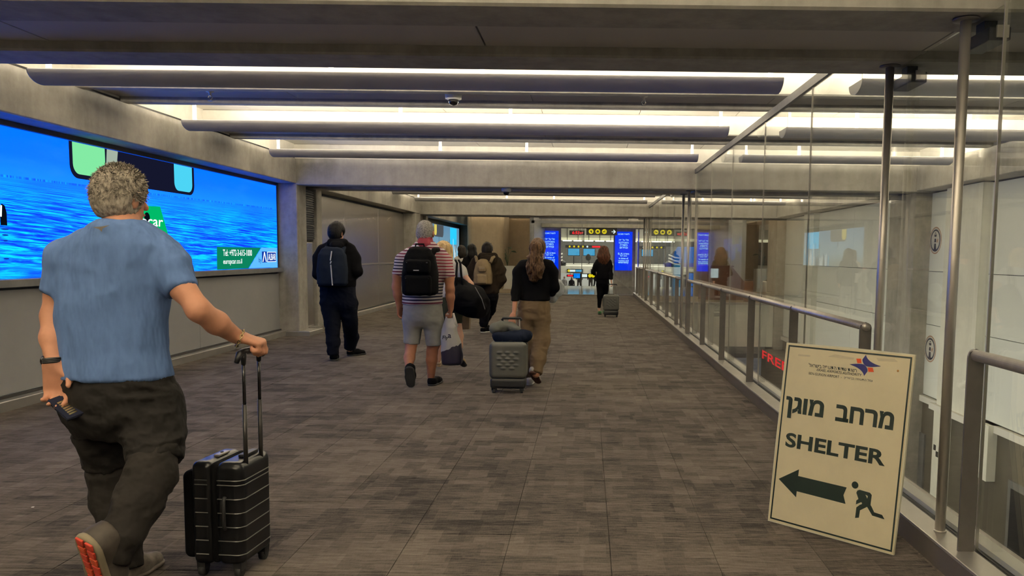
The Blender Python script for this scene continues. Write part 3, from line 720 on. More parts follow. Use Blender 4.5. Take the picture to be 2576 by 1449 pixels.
sg_text(heb('מוגן'), 3.8, 56.6, 22.2, 11.6, 'ink', .034)
sg_text(heb('מרחב'), 32.7, 59.2, 30.3, 8.6, 'ink', .034)
sg_text('SHELTER', 6.0, 41.2, 54.8, 7.7, 'ink', .03)
sg_flat('arrow', [(4.3, 23.5), (15.6, 30.8), (15.5, 27.3), (42.7, 27.1), (41.4, 22.9), (43.0, 18.9), (15.6, 19.3), (15.6, 16.1)], 'ink')
sg_flat('figure_head', circ(46.9, 29.2, 1.75), 'ink')
sg_flat('figure_body', [(48.0, 25.6), (48.4, 26.8), (49.6, 27.4), (54.9, 27.1), (55.9, 26.2), (55.8, 21.3), (56.4, 20.6), (58.0, 18.2), (62.0, 17.9), (63.4, 16.1), (57.2, 16.4), (54.2, 20.0), (50.8, 17.5), (50.6, 13.8), (48.7, 13.2), (48.8, 18.5), (51.2, 20.9), (50.9, 21.2), (48.4, 19.6), (48.4, 21.8), (49.4, 22.8)], 'ink')
sg_flat('figure_gap', [(52.8, 25.7), (54.0, 25.3), (53.9, 24.0)], 'paper', .0025)
sg_flat('figure_gap', [(48.5, 19.2), (48.5, 19.9), (51.0, 21.6), (51.5, 21.2), (51.3, 20.6)], 'paper', .0025)
sg_text(heb('רשות שדות התעופה בישראל'), 15.2, 85.0, 26.5, 2.0, 'ink', .01, -.25)
sg_text('ISRAEL AIRPORTS AUTHORITY', 19.6, 83.3, 24.6, 1.3, 'ink', .008, .15)
sg_text('BEN-GURION AIRPORT  -', 15.4, 81.0, 18.5, 1.3, 'ink')
sg_text(heb('נמל התעופה בן־גוריון'), 35.2, 80.9, 15.0, 1.5, 'ink')
def arcp(p, q, c, n=8): return [((1 - t) ** 2 * p[0] + 2 * t * (1 - t) * c[0] + t * t * q[0], (1 - t) ** 2 * p[1] + 2 * t * (1 - t) * c[1] + t * t * q[1]) for t in [k / n for k in range(n)]]
up_ = arcp((45.4, 94.3), (53.8, 89.4), (46.6, 90.6)) + arcp((53.8, 89.4), (46.2, 88.6), (48.5, 88.2)) + arcp((46.2, 88.6), (43.9, 92.4), (43.6, 90.0))
lo_ = [(90.9 - a + .1, 177.9 - b + .1) for a, b in up_]
sg_flat('logo_star', up_, 'ink_blue'); sg_flat('logo_star', lo_, 'ink_blue')
sg_flat('logo_block', [(40.6, 91.9), (43.1, 92.1), (43.6, 89.9), (41.4, 89.7)], 'ink_orange'); sg_flat('logo_block', [(47.0, 88.1), (49.6, 88.2), (50.4, 86.2), (47.6, 86.0)], 'ink_orange')
sg_flat('tape_mark', [(8, 91.0), (15, 91.2), (15, 90.2), (8, 90.0)], 'tape', .001); sg_flat('tape_mark', [(25, 91.4), (29, 93.0), (36, 92.4), (39.5, 92.2), (39, 91.2)], 'tape', .001)
sg_flat('tape_mark', [(51, 93.2), (60, 93.8), (62, 92.4), (52, 91.8)], 'tape', .001)
MB().lathe(BLc + ex * .623 + eu * .881, [(.006, 0), (.004, .003), (0, .004)], 14, ew).build('screw', 'rust', sg)

# round stickers with a tower emblem on the far white wall
M['ring'] = mat('sticker_copper', (.42, .24, .15), .5); M['st_white'] = mat('sticker_white', (.62, .61, .57), .5); M['st_navy'] = mat('sticker_navy', (.012, .013, .04), .4)
def sticker(y, z, label):
    t = thing('round_sticker', label, 'sticker', (XR, y, z), 'round tower emblem stickers on the white wall')
    o = (XR, y, z); u, v = (0, -1, 0), (0, 0, 1)
    F_ = lambda n, p, m_, l: flat(n, p, o, u, v, m_, t, .001, l)
    F_('outer_ring', circ(0, 0, .225, n=32), 'ring', .001); F_('white_ring', circ(0, 0, .205, n=32), 'st_white', .002); F_('navy_ring', circ(0, 0, .185, n=32), 'st_navy', .003); F_('disc', circ(0, 0, .155, n=32), 'st_white', .004)
    F_('tower', [(-.05, -.175), (-.03, -.05), (.03, -.05), (.05, -.175)], 'st_navy', .005)
    F_('tower', [(-.035, -.03), (-.03, .03), (.03, .03), (.035, -.03)], 'st_navy', .005)
    F_('tower', [(-.035, .06), (-.045, .10), (.045, .10), (.035, .06)], 'st_navy', .005)
    F_('dome', [(-.03, .115), (-.02, .13), (.02, .13), (.03, .115)], 'st_navy', .005)
    F_('emblem_star', [(.06, 0), (.085, .04), (.09, .01), (.13, .03), (.10, -.01), (.12, -.05), (.085, -.02), (.06, -.05)], 'ring', .005)
sticker(13.3, 1.73, 'upper round tower emblem sticker on the white wall across the void')
sticker(13.3, -.085, 'lower round tower emblem sticker on the white wall across the void')

# ------------------------------------------------------------------ hanging signs, banners, far hall
EM('led_red', lin(255, 40, 50), 1.3); EM('sign_yellow', lin(235, 215, 30), 1.0); EM('sign_white', lin(225, 240, 240), 1.1); EM('banner_blue', lin(0, 55, 250), 1.1); EM('banner_text', lin(170, 235, 255), 1.2)
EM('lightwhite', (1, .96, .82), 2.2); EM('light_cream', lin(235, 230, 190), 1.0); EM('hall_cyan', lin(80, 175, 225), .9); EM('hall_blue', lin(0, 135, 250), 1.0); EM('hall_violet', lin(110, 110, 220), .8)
ct = thing('hanging_clock', 'small black display clock with red digits under the far beam', 'clock', (-.41, 33.3, 2.24))
MB().box(-.735, -.10, 33.25, 33.40, 2.23, 2.42).build('case', 'black', ct)
MB().box(-.55, -.53, 33.3, 33.33, 2.42, 2.6).box(-.30, -.28, 33.3, 33.33, 2.42, 2.6).build('hanger', 'darkframe', ct)
lettering('digits', '6:53', (-.62, 33.248, 2.265), (1, 0, 0), (0, 0, 1), .30, .12, M['led_red'], ct, .02, .1)
lettering('digits', '59', (-.29, 33.248, 2.265), (1, 0, 0), (0, 0, 1), .12, .09, M['led_red'], ct, .02, .1)
ds = thing('direction_sign', 'long black hanging sign with three yellow discs and a white arrow', 'sign', (.61, 33.3, 2.24))
MB().box(-.03, 1.25, 33.25, 33.40, 2.235, 2.53).build('case', 'black', ds)
MB().box(.2, .22, 33.3, 33.33, 2.5, 2.6).box(1.0, 1.02, 33.3, 33.33, 2.5, 2.6).build('hanger', 'darkframe', ds)
def fy(name, poly, Y, m_, par, lift=.0): return MB().prism(poly, (0, Y - lift, 0), (1, 0, 0), (0, 0, 1), (0, -1, 0), .003).build(name, m_, par)
for k in range(3):
    x = .17 + k * .275; z = 2.385; fy('yellow_disc', circ(x, z, .10), 33.249, 'sign_yellow', ds)
    if k == 0: fy('icon_arrow_head', [(x - .06, z), (x, z + .05), (x + .02, z + .02), (x + .05, z + .06), (x + .03, z), (x + .05, z - .04), (x, z - .06), (x - .02, z - .01)], 33.249, 'black', ds, .004)
    if k == 1: fy('icon_suitcase', [(x - .05, z - .04), (x - .05, z + .03), (x - .02, z + .03), (x - .02, z + .05), (x + .02, z + .05), (x + .02, z + .03), (x + .05, z + .03), (x + .05, z - .04)], 33.249, 'black', ds, .004)
    if k == 2: fy('icon_airplane', [(x - .07, z - .03), (x + .07, z - .03), (x + .07, z - .015), (x - .01, z - .012), (x + .06, z + .035), (x + .04, z + .045), (x - .04, z + .005), (x - .06, z + .01), (x - .05, z - .015), (x - .07, z - .015)], 33.249, 'black', ds, .004)
fy('arrow', [(1.02, 2.365), (1.02, 2.395), (1.13, 2.395), (1.08, 2.45), (1.115, 2.465), (1.20, 2.38), (1.115, 2.295), (1.08, 2.31), (1.13, 2.365)], 33.249, 'sign_white', ds)
# stone piers with hanging blue banners
for x0, x1 in ((-2.1, -1.18), (1.22, 2.2)):
    o = struct(sbox('pier_hall', x0, x1, 36.1, 36.6, -.02, 3.2, 'concrete'))
def banner(x0, label):
    t = thing('blue_banner', label, 'banner', (x0 + .39, 36.02, .73), 'glowing blue banners on the hall piers')
    bevel(MB().box(x0, x0 + .78, 36.0, 36.09, .73, 2.47).build('panel', 'banner_blue', t), .02)
    L = [(heb('לשירותכם'), 2.33, .07, .50), (heb('אל על פה'), 2.06, .085, .44), (heb('בשבילכם'), 1.945, .085, .44), (heb('בשגרה'), 1.83, .08, .34), (heb('ובחירום'), 1.715, .08, .36),
         ('EL AL is here', 1.44, .085, .50), ('for you', 1.34, .085, .30), ('in times of', 1.235, .08, .42), ('routine and', 1.135, .075, .46), ('emergency', 1.02, .095, .46)]
    for s, z, h, w in L: lettering('lettering', s, (x0 + .39 - w / 2, 35.998, z), (1, 0, 0), (0, 0, 1), w, h, M['banner_text'], t, .015)
banner(-2.06, 'glowing blue banner with white lettering, left of the glass doors')
banner(1.27, 'glowing blue banner with white lettering, right of the glass doors')
# hall shell
struct(sbox('floor_arrivals', -14, 22, 36.1, 86, -3.2, -3.0, 'polished'))
struct(sbox('wall_far', -14, 22, 85, 86, -3, 6, 'wall_white'))
struct(sbox('ceiling_hall', -14, 22, 36.6, 86, 3.35, 3.5, 'gray_panel'))
struct(sbox('wall_hall_left', -3.2, -2.7, 36.1, 60, -3, 3.4, 'concrete'))
struct(sbox('balcony_edge', -2.1, 22, 36.1, 36.3, -1.2, -.01, 'concrete'))
# floor plate halfway with railing glass, lit ceiling strips
struct(sbox('mezzanine', -2.7, 22, 49.5, 66, .25, .70, 'lightstone'))
struct(sbox('mezzanine_wall', -6, 22, 66, 66.3, .25, 3.3, 'frame_grey'))
struct(sbox('bulkhead', -5, 22, 57.6, 58.0, 2.42, 3.35, 'white_paint'))
area('hall_lamp', (2, 47, 3.25), 8, 16, P_HALL, (1, .95, .82)); area('hall_lamp', (2, 62, 3.2), 12, 6, P_HALL * .35, (1, .95, .82)); area('hall_lamp', (2, 76, 3.2), 14, 12, P_HALL * 1.5, (1, .97, .9))
for k in range(12):
    x = -3.3 + k * .78
    t = tag(MB().box(x, x + .64, 57.4, 57.58, 2.36, 2.44).build('light_bar', 'lightwhite'), '%s glowing bar from the left in the row along the far bulkhead' % ['first', 'second', 'third', 'fourth', 'fifth', 'sixth', 'seventh', 'eighth', 'ninth', 'tenth', 'eleventh', 'twelfth'][k], 'ceiling light', 'glowing bars along the far bulkhead')
    MB().box(x + .3, x + .34, 57.45, 57.53, 2.44, 3.35).build('hanger', 'darkframe', t)
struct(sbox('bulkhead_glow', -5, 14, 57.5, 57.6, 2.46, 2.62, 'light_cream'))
for i, (x0, x1, y, z, dz, lb) in enumerate([(-1.5, .35, 43, 3.15, .06, 'slanting white ceiling lamp above the hanging clock'), (.4, 1.1, 43, 3.13, -.05, 'short white ceiling lamp behind the arrow sign'), (1.6, 2.3, 43, 3.05, 0, 'white ceiling lamp above the right banner'), (2.7, 5.2, 43, 3.05, .05, 'white ceiling lamp right of the far poles'), (-2.0, -1.6, 40, 2.95, 0, 'small white ceiling lamp above the left banner')]):
    hb = tag(MB().quadbox([(x0, y, z - dz / 2), (x1, y, z + dz / 2), (x1, y + .5, z + dz / 2), (x0, y + .5, z - dz / 2), (x0, y, z - dz / 2 + .07), (x1, y, z + dz / 2 + .07), (x1, y + .5, z + dz / 2 + .07), (x0, y + .5, z - dz / 2 + .07)]).build('hall_lamp_bar', 'lightwhite'), lb, 'ceiling light')
    MB().box((x0 + x1) / 2 - .01, (x0 + x1) / 2 + .01, y + .2, y + .22, z, 3.36).build('hanger', 'darkframe', hb)
# far blue display walls
def disp(name, x0, x1, Y, z0, z1, m_, label, zf=None):
    t = thing(name, label, 'screen', ((x0 + x1) / 2, Y, z0))
    MB().box(x0, x1, Y, Y + .1, z0, z1).build('display', m_, t)
    MB().box(x0 - .04, x1 + .04, Y + .02, Y + .12, z0 - .04, z1 + .04).build('frame', 'darkframe', t)
    if name == 'display' and zf is not None: MB().box((x0 + x1) / 2 - .03, (x0 + x1) / 2 + .03, Y + .03, Y + .08, min(zf, z0), max(zf, z1)).build('mount', 'darkframe', t)
    return t
disp('display', -1.4, -.55, 60, 1.35, 1.85, 'hall_cyan', 'pale blue display on the far upper floor, left of the door joint', .70)
disp('display', -.25, .6, 60, 1.35, 1.85, 'hall_cyan', 'pale blue display on the far upper floor, right of the door joint', .70)
d = disp('display', 5.0, 8.2, 52, .7, 2.0, 'hall_blue', 'large bright blue picture wall seen between the far poles')
fy('picture_figure', [(5.0, .7), (5.0, 2.0), (5.9, 2.0), (5.5, 1.3), (5.7, .7)], 51.999, 'gray_panel', d)
fy('picture_band', [(5.0, .7), (5.0, .95), (7.2, .95), (7.2, .7)], 51.997, 'hall_violet', d)
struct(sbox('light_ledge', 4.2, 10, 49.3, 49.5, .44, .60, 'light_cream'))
disp('display', 4.3, 4.75, 40, -.2, 1.0, 'hall_cyan', 'narrow cyan reflection, added as a glowing panel low behind the far railing, leftmost', -3.0)  # glowing panel painted in for a cyan reflection, not a screen
disp('display', 5.0, 5.9, 40, -.1, .55, 'hall_blue', 'blue reflection, added as a glowing panel low behind the far railing, right one', -3.0)  # stands in for a blue reflection, not a screen
def far_sign(x0, x1, Y, z0, z1, parts, label, zf=None):
    t = thing('far_sign', label, 'sign', ((x0 + x1) / 2, Y, z0))
    MB().box(x0, x1, Y, Y + .1, z0, z1).build('case', 'black', t); h = z1 - z0
    if zf is not None: MB().box((x0 + x1) / 2 - .02, (x0 + x1) / 2 + .02, Y + .03, Y + .07, z1, zf).build('hanger', 'darkframe', t)
    zc = (z0 + z1) / 2
    for k, (f, m_, kind) in enumerate(parts):
        x = x0 + (x1 - x0) * f
        fy('symbol', circ(x, zc, h * .36, n=12) if kind == 'o' else [(x - kind * .5 * h, zc - h * .3), (x + kind * .5 * h, zc - h * .3), (x + kind * .5 * h, zc + h * .3), (x - kind * .5 * h, zc + h * .3)], Y - .001, m_, t)
far_sign(-1.35, .95, 50, 1.83, 2.0, [(.12, 'sign_yellow', 'o'), (.24, 'sign_yellow', 'o'), (.36, 'sign_yellow', 'o'), (.48, 'sign_yellow', 'o'), (.6, 'sign_white', 'o'), (.84, 'led_red', 3)], 'tiny black sign with four yellow dots and red text in the far hall', 3.35)
far_sign(-1.22, -.22, 49.38, .30, .52, [(.12, 'sign_yellow', 'o'), (.35, 'sign_white', 1.6), (.75, 'hall_cyan', 1.8)], 'dark blue sign strip on the far floor edge, left of the door joint')
far_sign(.26, 1.15, 49.38, .30, .52, [(.2, 'sign_yellow', 'o'), (.5, 'sign_yellow', 'o'), (.8, 'sign_yellow', 'o')], 'dark sign strip with yellow dots on the far floor edge, right of the door joint')
far_sign(-1.55, -1.0, 62, -.32, -.15, [(.5, 'led_red', 2.4)], 'tiny red lettered sign hanging in the lower hall', .25)
far_sign(-.45, .75, 62, -.42, -.02, [(.25, 'sign_white', 1.0), (.6, 'sign_yellow', 'o'), (.8, 'sign_yellow', 'o')], 'dark lower hall sign with white marks and yellow dots', .25)
disp('display', -1.0, -.5, 62.2, -.42, -.02, 'hall_blue', 'small blue display between the lower hall signs, left', .25)
disp('display', .85, 1.3, 62.2, -.42, -.02, 'hall_blue', 'small blue display between the lower hall signs, right', .25)
# sculpture like display on the upper floor, globe lamp, tiny travellers
sc = thing('hall_sculpture', 'black and white sculpture at the left edge of the far opening', 'sculpture', (-1.75, 50, .70))
sd = SDF((-2.6, 49.6, .70), (-1.1, 50.4, 2.0), .03)
sd.ell((-1.95, 50, 1.25), (.28, .2, .25), .05).ell((-1.75, 50, .8), (.45, .25, .3), .1).cone((-2.0, 50, .72), (-1.8, 50, 1.0), .25, .3, .1).cone((-1.6, 50, 1.3), (-1.9, 50, 1.6), .1, .12, .05)
sd.build('figure', 'black_gloss', sc, fold=.05, fs=(3, 3, 3))
for z in (.85, 1.05, 1.25): MB().tube([(-2.3, 49.72, z), (-1.9, 49.68, z + .05), (-1.5, 49.70, z + .22)], .045, 8).build('white_band', 'white_paint', sc, True)
gl = thing('globe_lamp', 'dark globe on a slim stand on the far upper floor', 'lamp', (.12, 59.2, .70))
MB().lathe((.12, 59.2, 0), [(.2, .70), (.02, .74), (.02, 1.0)], 12).build('stand', 'steel', gl, True)
MB().lathe((.12, 59.2, 1.2), [(.01, -.25), (.16, -.18), (.22, 0), (.14, .2), (.01, .28)], 14).build('globe', 'darkframe', gl, True)
M['cl_black'] = mat('far_dark_cloth', (.03, .03, .035), .8); M['cl_light'] = mat('far_light_cloth', (.45, .43, .4), .8); M['skin_far'] = mat('far_skin', (.45, .28, .2), .6)
def tiny(x, Y, z, m_, label, ph=0):
    p = thing('person', label, 'person', (x, Y, z), 'tiny travellers in the lower arrivals hall')
    s = SDF((x - .4, Y - .3, z), (x + .4, Y + .3, z + 1.8), .03)
    s.chain([((x - .1 - ph, Y, z + .06), .06), ((x - .1, Y, z + .5), .07), ((x - .08, Y, z + .95), .1)], .03).chain([((x + .1 + ph, Y, z + .06), .06), ((x + .1, Y, z + .5), .07), ((x + .08, Y, z + .95), .1)], .03)
    s.cone((x, Y, z + .95), (x, Y, z + 1.38), .15, .17, .08).cone((x - .2, Y, z + 1.36), (x - .26, Y, z + .9), .06, .04, .04).cone((x + .2, Y, z + 1.36), (x + .26, Y, z + .9), .06, .04, .04)
    s.build('clothing', m_, p)
    MB().lathe((x, Y, z + 1.62), [(.01, -.14), (.07, -.1), (.09, 0), (.06, .1), (.01, .13)], 10).build('head', 'skin_far', p, True)
for i, (x, Y, z, m_, lb, ph) in enumerate([(-2.55, 68, -1.5, 'cl_black', 'tiny dark traveller at the left of the bright lower hall', .1), (-1.3, 70, -2.3, 'cl_black', 'tiny traveller in dark, low, left of the door joint', .0),
    (-2.0, 72, -2.3, 'cl_light', 'tiny pale clothed traveller far left in the lower hall', .05), (-.6, 66, -1.55, 'cl_light', 'tiny pale clothed traveller just left of the door joint', .08),
    (.35, 66, -1.55, 'cl_light', 'tiny pale clothed traveller just right of the door joint', .06), (.8, 68, -1.5, 'cl_black', 'tiny dark traveller in the middle of the lower hall', .1),
    (1.35, 67, -1.5, 'cl_light', 'tiny pale traveller beside the long haired woman', .04)]):
    tiny(x, Y, z, m_, lb, ph)
struct(sbox('floor_arrivals_step', -6, 8, 64, 72, -3.0, -1.52, 'polished'))
for i, x in enumerate((-1.0, 2.2, 5.4)):
    o = struct(sbox('hall_column', x - .25, x + .25, 79, 79.5, -3, 3.35, 'lightstone'))

# landing across the void: counter, bins, potted plant
M['wood'] = mat('red_wood', (.20, .085, .05), .4, vary=.15, scale=3, stretch=(1, 1, 6)); M['green'] = mat('leaf', (.035, .07, .03), .5, vary=.3); M['pot'] = mat('pot', (.30, .29, .25), .6)
ct2 = thing('counter', 'red brown wooden counter on the landing across the void', 'counter', (4.35, 26.3, 0))
MB().prism([(3.75, .0), (3.75, 1.08), (4.75, 1.08), (5.2, .55), (5.2, 0)], (0, 26.0, 0), (1, 0, 0), (0, 0, 1), (0, 1, 0), .6).build('body', 'wood', ct2)
bevel(MB().box(3.7, 4.8, 25.97, 26.65, 1.08, 1.12).build('top', 'wood', ct2), .01)
MB().box(4.05, 4.28, 25.9, 25.99, .72, 1.02).build('notice', 'sign_white', ct2)
for x, m_, lb in ((5.15, 'wood', 'brown cylindrical bin beside the wooden counter'), (5.75, 'steel', 'steel cylindrical bin right of the brown bin')):
    t = thing('waste_bin', lb, 'bin', (x, 25.2, 0)); MB().lathe((x, 25.2, 0), [(.16, 0), (.17, .05), (.17, .62), (.15, .66)], 18).build('body', m_, t, True); MB().lathe((x, 25.2, 0), [(.15, .66), (.12, .70), (.0, .71)], 18).build('lid', 'black', t, True)
def plant(x, y, z, s, label, pot, n=9):
    t = thing('potted_plant', label, 'plant', (x, y, z))
    MB().box(x - pot[0], x + pot[0], y - pot[0], y + pot[0], z, z + pot[1]).build('planter', 'lightstone', t)
    r = random.Random(int(x * 10 + 99)); z += pot[1]
    for k in range(n):
        a = r.uniform(0, 6.28); h = r.uniform(.25, .8) * s; lx, ly = math.cos(a) * .28 * s, math.sin(a) * .28 * s
        top = (x + lx, y + ly * .5, z + h); MB().tube([(x, y, z), (x + lx * .4, y + ly * .2, z + h * .7), top], .008, 5).build('stem', 'green', t)
        u = Vector((lx, ly * .5, .04)).normalized(); side = u.cross(Vector((0, 0, 1))).normalized(); L = .28 * s; P = Vector(top)
        pts = [P, P + u * L * .3 + side * .07 * s + Vector((0, 0, .03)), P + u * L * .7 + side * .05 * s - Vector((0, 0, .02)), P + u * L - Vector((0, 0, .1 * s)), P + u * L * .7 - side * .05 * s - Vector((0, 0, .02)), P + u * L * .3 - side * .07 * s + Vector((0, 0, .03))]
        o = link_mesh('leaf', pts, [[0, 1, 2, 3], [0, 3, 4, 5]], 'green', t); o.modifiers.new('t', 'SOLIDIFY').thickness = .004
plant(-2.95, 29.7, .12, .9, 'leafy plant in a pale square planter by the stone wall', (.26, .85))
# red lettering on the lower wall; added fill light in a made-up housing
struct(sbox('added_fill_housing', 1.98, 2.1, -2, 22, -.98, -.90, 'frame_grey'))
area('added_low_fill', (2.14, 10, -.95), .1, 22, P_LOW * 4, (1, .95, .82), rot=(0, math.radians(-72), 0))  # unseen fill, added to brighten the fascia and lower walls
rs = tag(lettering('red_lettering', 'FREE', (5.2, 23.25, -1.55), (0, -1, 0), (0, 0, 1), 3.0, .24, M['led_red'], None, .01), 'red glowing letters low across the void, behind the cream sign', 'sign')
rs.name = 'red_letter_sign'
struct(sbox('sign_backing', 5.21, 5.78, 19.8, 23.4, -4.2, -1.3, 'brownwall'))

# ------------------------------------------------------------------ people
def sk(n, c): M[n] = mat(n, c, .55, vary=.10, scale=14, bump=.15, bscale=120, bdist=.001, spec=.35)
sk('skin_light', lin(196, 140, 112)); sk('skin_tan', lin(160, 108, 82)); sk('skin_pale', lin(205, 160, 135))
M['eye'] = mat('eye', (.55, .55, .52), .2, vary=0)
def cloth(n, c, vary=.12, scale=8, rough=.9, bump=.25, sheen=0, stretch=None): M[n] = mat(n, c, rough, vary=vary, scale=scale, bump=bump, bscale=260, bdist=.001, sheen=sheen, spec=.08, stretch=stretch)
cloth('tee_blue', (.10, .165, .34), .14, 30); cloth('pants_charcoal', (.017, .0155, .014)); cloth('black_cloth', (.0035, .0035, .0045)); cloth('navy_black', (.005, .006, .011))
cloth('khaki', (.15, .105, .062)); cloth('shorts_grey', (.30, .30, .28)); cloth('white_cloth', (.62, .60, .56)); cloth('puffer', (.020, .014, .009)); cloth('olive', (.04, .045, .03)); cloth('grey_stripe', (.25, .24, .22))
cloth('pack_black', (.004, .004, .0045), bump=.4); cloth('pack_navy', (.009, .013, .024), bump=.3); cloth('pack_khaki', (.17, .125, .07), bump=.4); cloth('grey_cushion', (.13, .135, .12)); cloth('navy_jacket', (.010, .014, .028))
cloth('strap_grey', (.25, .24, .22))
M['tee_blue'] = mat('tee_blue', (.085, .145, .30), .9, vary=.12, scale=25, bump=.9, bscale=9, bdist=.035, spec=.1, stretch=(1, 1, .38))
M['pants_charcoal'] = mat('pants_charcoal', (.015, .0135, .0125), .85, vary=.12, scale=8, bump=.9, bscale=7, bdist=.04, spec=.12)
M['pants_lower'] = mat('pants_lower', (.021, .0185, .0165), .85, vary=.12, scale=8, bump=.9, bscale=7, bdist=.04, spec=.12)
def hairm(n, a, b, st=(40, 40, 5)):
    t = NT(n); v = t.obj(); f = t.noise(v, 1.0, 4, .6, st)
    t.l(t.ramp(f, .35, .65, a, b), t.b.inputs['Base Color']); t.b.inputs['Roughness'].default_value = .55; t.b.inputs['Specular IOR Level'].default_value = .15; t.bump(f, .8, .006); M[n] = t.m
hairm('hair_grey', (.10, .085, .07), (.42, .37, .30), (90, 90, 30)); hairm('hair_black', (.003, .003, .003), (.008, .007, .007)); hairm('hair_salt', (.10, .095, .09), (.32, .30, .28), (110, 110, 60))
hairm('hair_brown', (.020, .010, .006), (.15, .085, .046), (80, 80, 9)); hairm('hair_blonde', (.30, .19, .07), (.75, .56, .30)); hairm('hair_auburn', (.020, .008, .005), (.11, .040, .02)); hairm('hair_dark', (.005, .004, .003), (.018, .013, .010))
def stripes():
    t = NT('striped_polo'); p = t.obj(); s = t.n('ShaderNodeSeparateXYZ'); t.l(p, s.inputs[0]); z = s.outputs[2]
    nn_ = t.noise(p, 3, 2, .5); z2 = t.math('ADD', z, t.math('MULTIPLY', nn_, .02))
    a = t.math('FRACT', t.math('MULTIPLY', z2, 31.0)); b = t.math('FRACT', t.math('MULTIPLY', z2, 3.2))
    r = t.n('ShaderNodeMapRange'); t.l(t.math('ADD', s.outputs[2], t.math('MULTIPLY', t.math('ADD', s.outputs[0], 1.7), .5)), r.inputs[0]); r.inputs[1].default_value = 1.2; r.inputs[2].default_value = 1.35
    c = t.mix(r.outputs[0], (.018, .018, .05), (.24, .025, .045)); c = t.mix(t.math('GREATER_THAN', b, .62), c, (.12, .012, .035))
    t.l(t.mix(t.math('GREATER_THAN', a, .50), c, (.62, .58, .56)), t.b.inputs['Base Color']); t.b.inputs['Roughness'].default_value = .9; M['polo'] = t.m
stripes()

def P3(x, y, Y): return at(x, y, Y)
def ch(pts): return [(at(x, y, Y), r * Y / FPX) for x, y, Y, r in pts]
def rows(rs, Y, dy=0):
    out = []
    for y, xl, xr, dep in rs:
        a, b = at(xl, y, Y), at(xr, y, Y); out.append(((a[2] + b[2]) / 2, (a[0] + b[0]) / 2, Y + dy, (b[0] - a[0]) / 2, dep))
    return out
def unit(v): v = np.array(v, float); return v / np.linalg.norm(v)
def hand(s, w, d, n, t, curl=.5, sc=1.0, thumb=.5):
    """w wrist, d pointing direction, n back-of-hand normal, t towards the thumb"""
    w, d = np.array(w, float), unit(d); n = unit(np.array(n) - d * np.dot(n, d)); t0 = np.cross(d, n); t = t0 if np.dot(t0, t) > 0 else -t0
    L = [.070, .078, .072, .056]
    for i in range(4):
        b = w + d * (.088 - .004 * abs(i - 1)) * sc + t * (.030 - i * .0205) * sc
        s.cone(w + t * (.012 - i * .008) * sc, b, .021 * sc, .0125 * sc, .016, (n, .8)); a = 0; p = b
        for j, (fr, q) in enumerate(((.45, .9), (.32, 1.1), (.23, .8))):
            a += curl * q * (1 + .08 * i); dd = d * math.cos(a) - n * math.sin(a); e = p + dd * L[i] * fr * sc
            s.cone(p, e, (.0098 - .0008 * j) * sc, (.0090 - .0008 * j) * sc, .005); p = e
    b = w + d * .02 * sc + t * .022 * sc; e1 = b + unit(d * .75 + t * .75 - n * (.3 + thumb * .4)) * .042 * sc; e2 = e1 + unit(d * .9 + t * .1 - n * (.4 + thumb)) * .032 * sc
    s.cone(b, e1, .016 * sc, .0115 * sc, .014).cone(e1, e2, .0108 * sc, .0088 * sc, .006)
def headsdf(s, c, yaw, sc, neck):
    c = np.array(c, float); f = np.array([math.sin(yaw), math.cos(yaw), 0]); r = np.array([math.cos(yaw), -math.sin(yaw), 0]); u = np.array([0, 0, 1.0]); Rm = np.array([r, f, u]).T
    s.ell(c + u * .022 * sc, (.074 * sc, .094 * sc, .092 * sc), .02, Rm); s.ell(c + f * .018 * sc - u * .055 * sc, (.058 * sc, .066 * sc, .062 * sc), .03, Rm)
    s.ell(c + f * .058 * sc - u * .098 * sc, (.024 * sc, .02 * sc, .018 * sc), .03, Rm)
    s.cone(c + f * .088 * sc + u * .012 * sc, c + f * .112 * sc - u * .026 * sc, .009 * sc, .014 * sc, .012)
    s.cone(c + f * .088 * sc - u * .058 * sc - r * .018 * sc, c + f * .088 * sc - u * .058 * sc + r * .018 * sc, .007 * sc, .007 * sc, .008)
    s.cone(c + f * .086 * sc + u * .034 * sc - r * .04 * sc, c + f * .086 * sc + u * .034 * sc + r * .04 * sc, .009 * sc, .009 * sc, .015)
    for q in (-1, 1):
        s.ell(c + f * .092 * sc + r * q * .031 * sc + u * .012 * sc, (.014 * sc, .010 * sc, .009 * sc), .006, Rm, 'cut')
        s.ell(c + r * q * .079 * sc - u * .008 * sc - f * .006 * sc, (.010 * sc, .020 * sc, .032 * sc), .006, Rm)
    s.chain([(c - u * .05 * sc - f * .018 * sc, .054 * sc), (neck, .060 * sc)], .03)
    return f, r, u, Rm
def eyes(c, f, r, u, sc, par):
    for q in (-1, 1):
        o = Vector(c + f * .078 * sc + r * q * .031 * sc + u * .012 * sc); MB().lathe(o, [(.001, -.012 * sc), (.010 * sc, -.007 * sc), (.0125 * sc, 0), (.010 * sc, .007 * sc), (.001, .012 * sc)], 10).build('eye', 'eye', par, True)
        MB().lathe(o + Vector(f) * .0115 * sc, [(.005 * sc, 0), (.003 * sc, .0015 * sc)], 8, f).build('pupil', 'black', par)
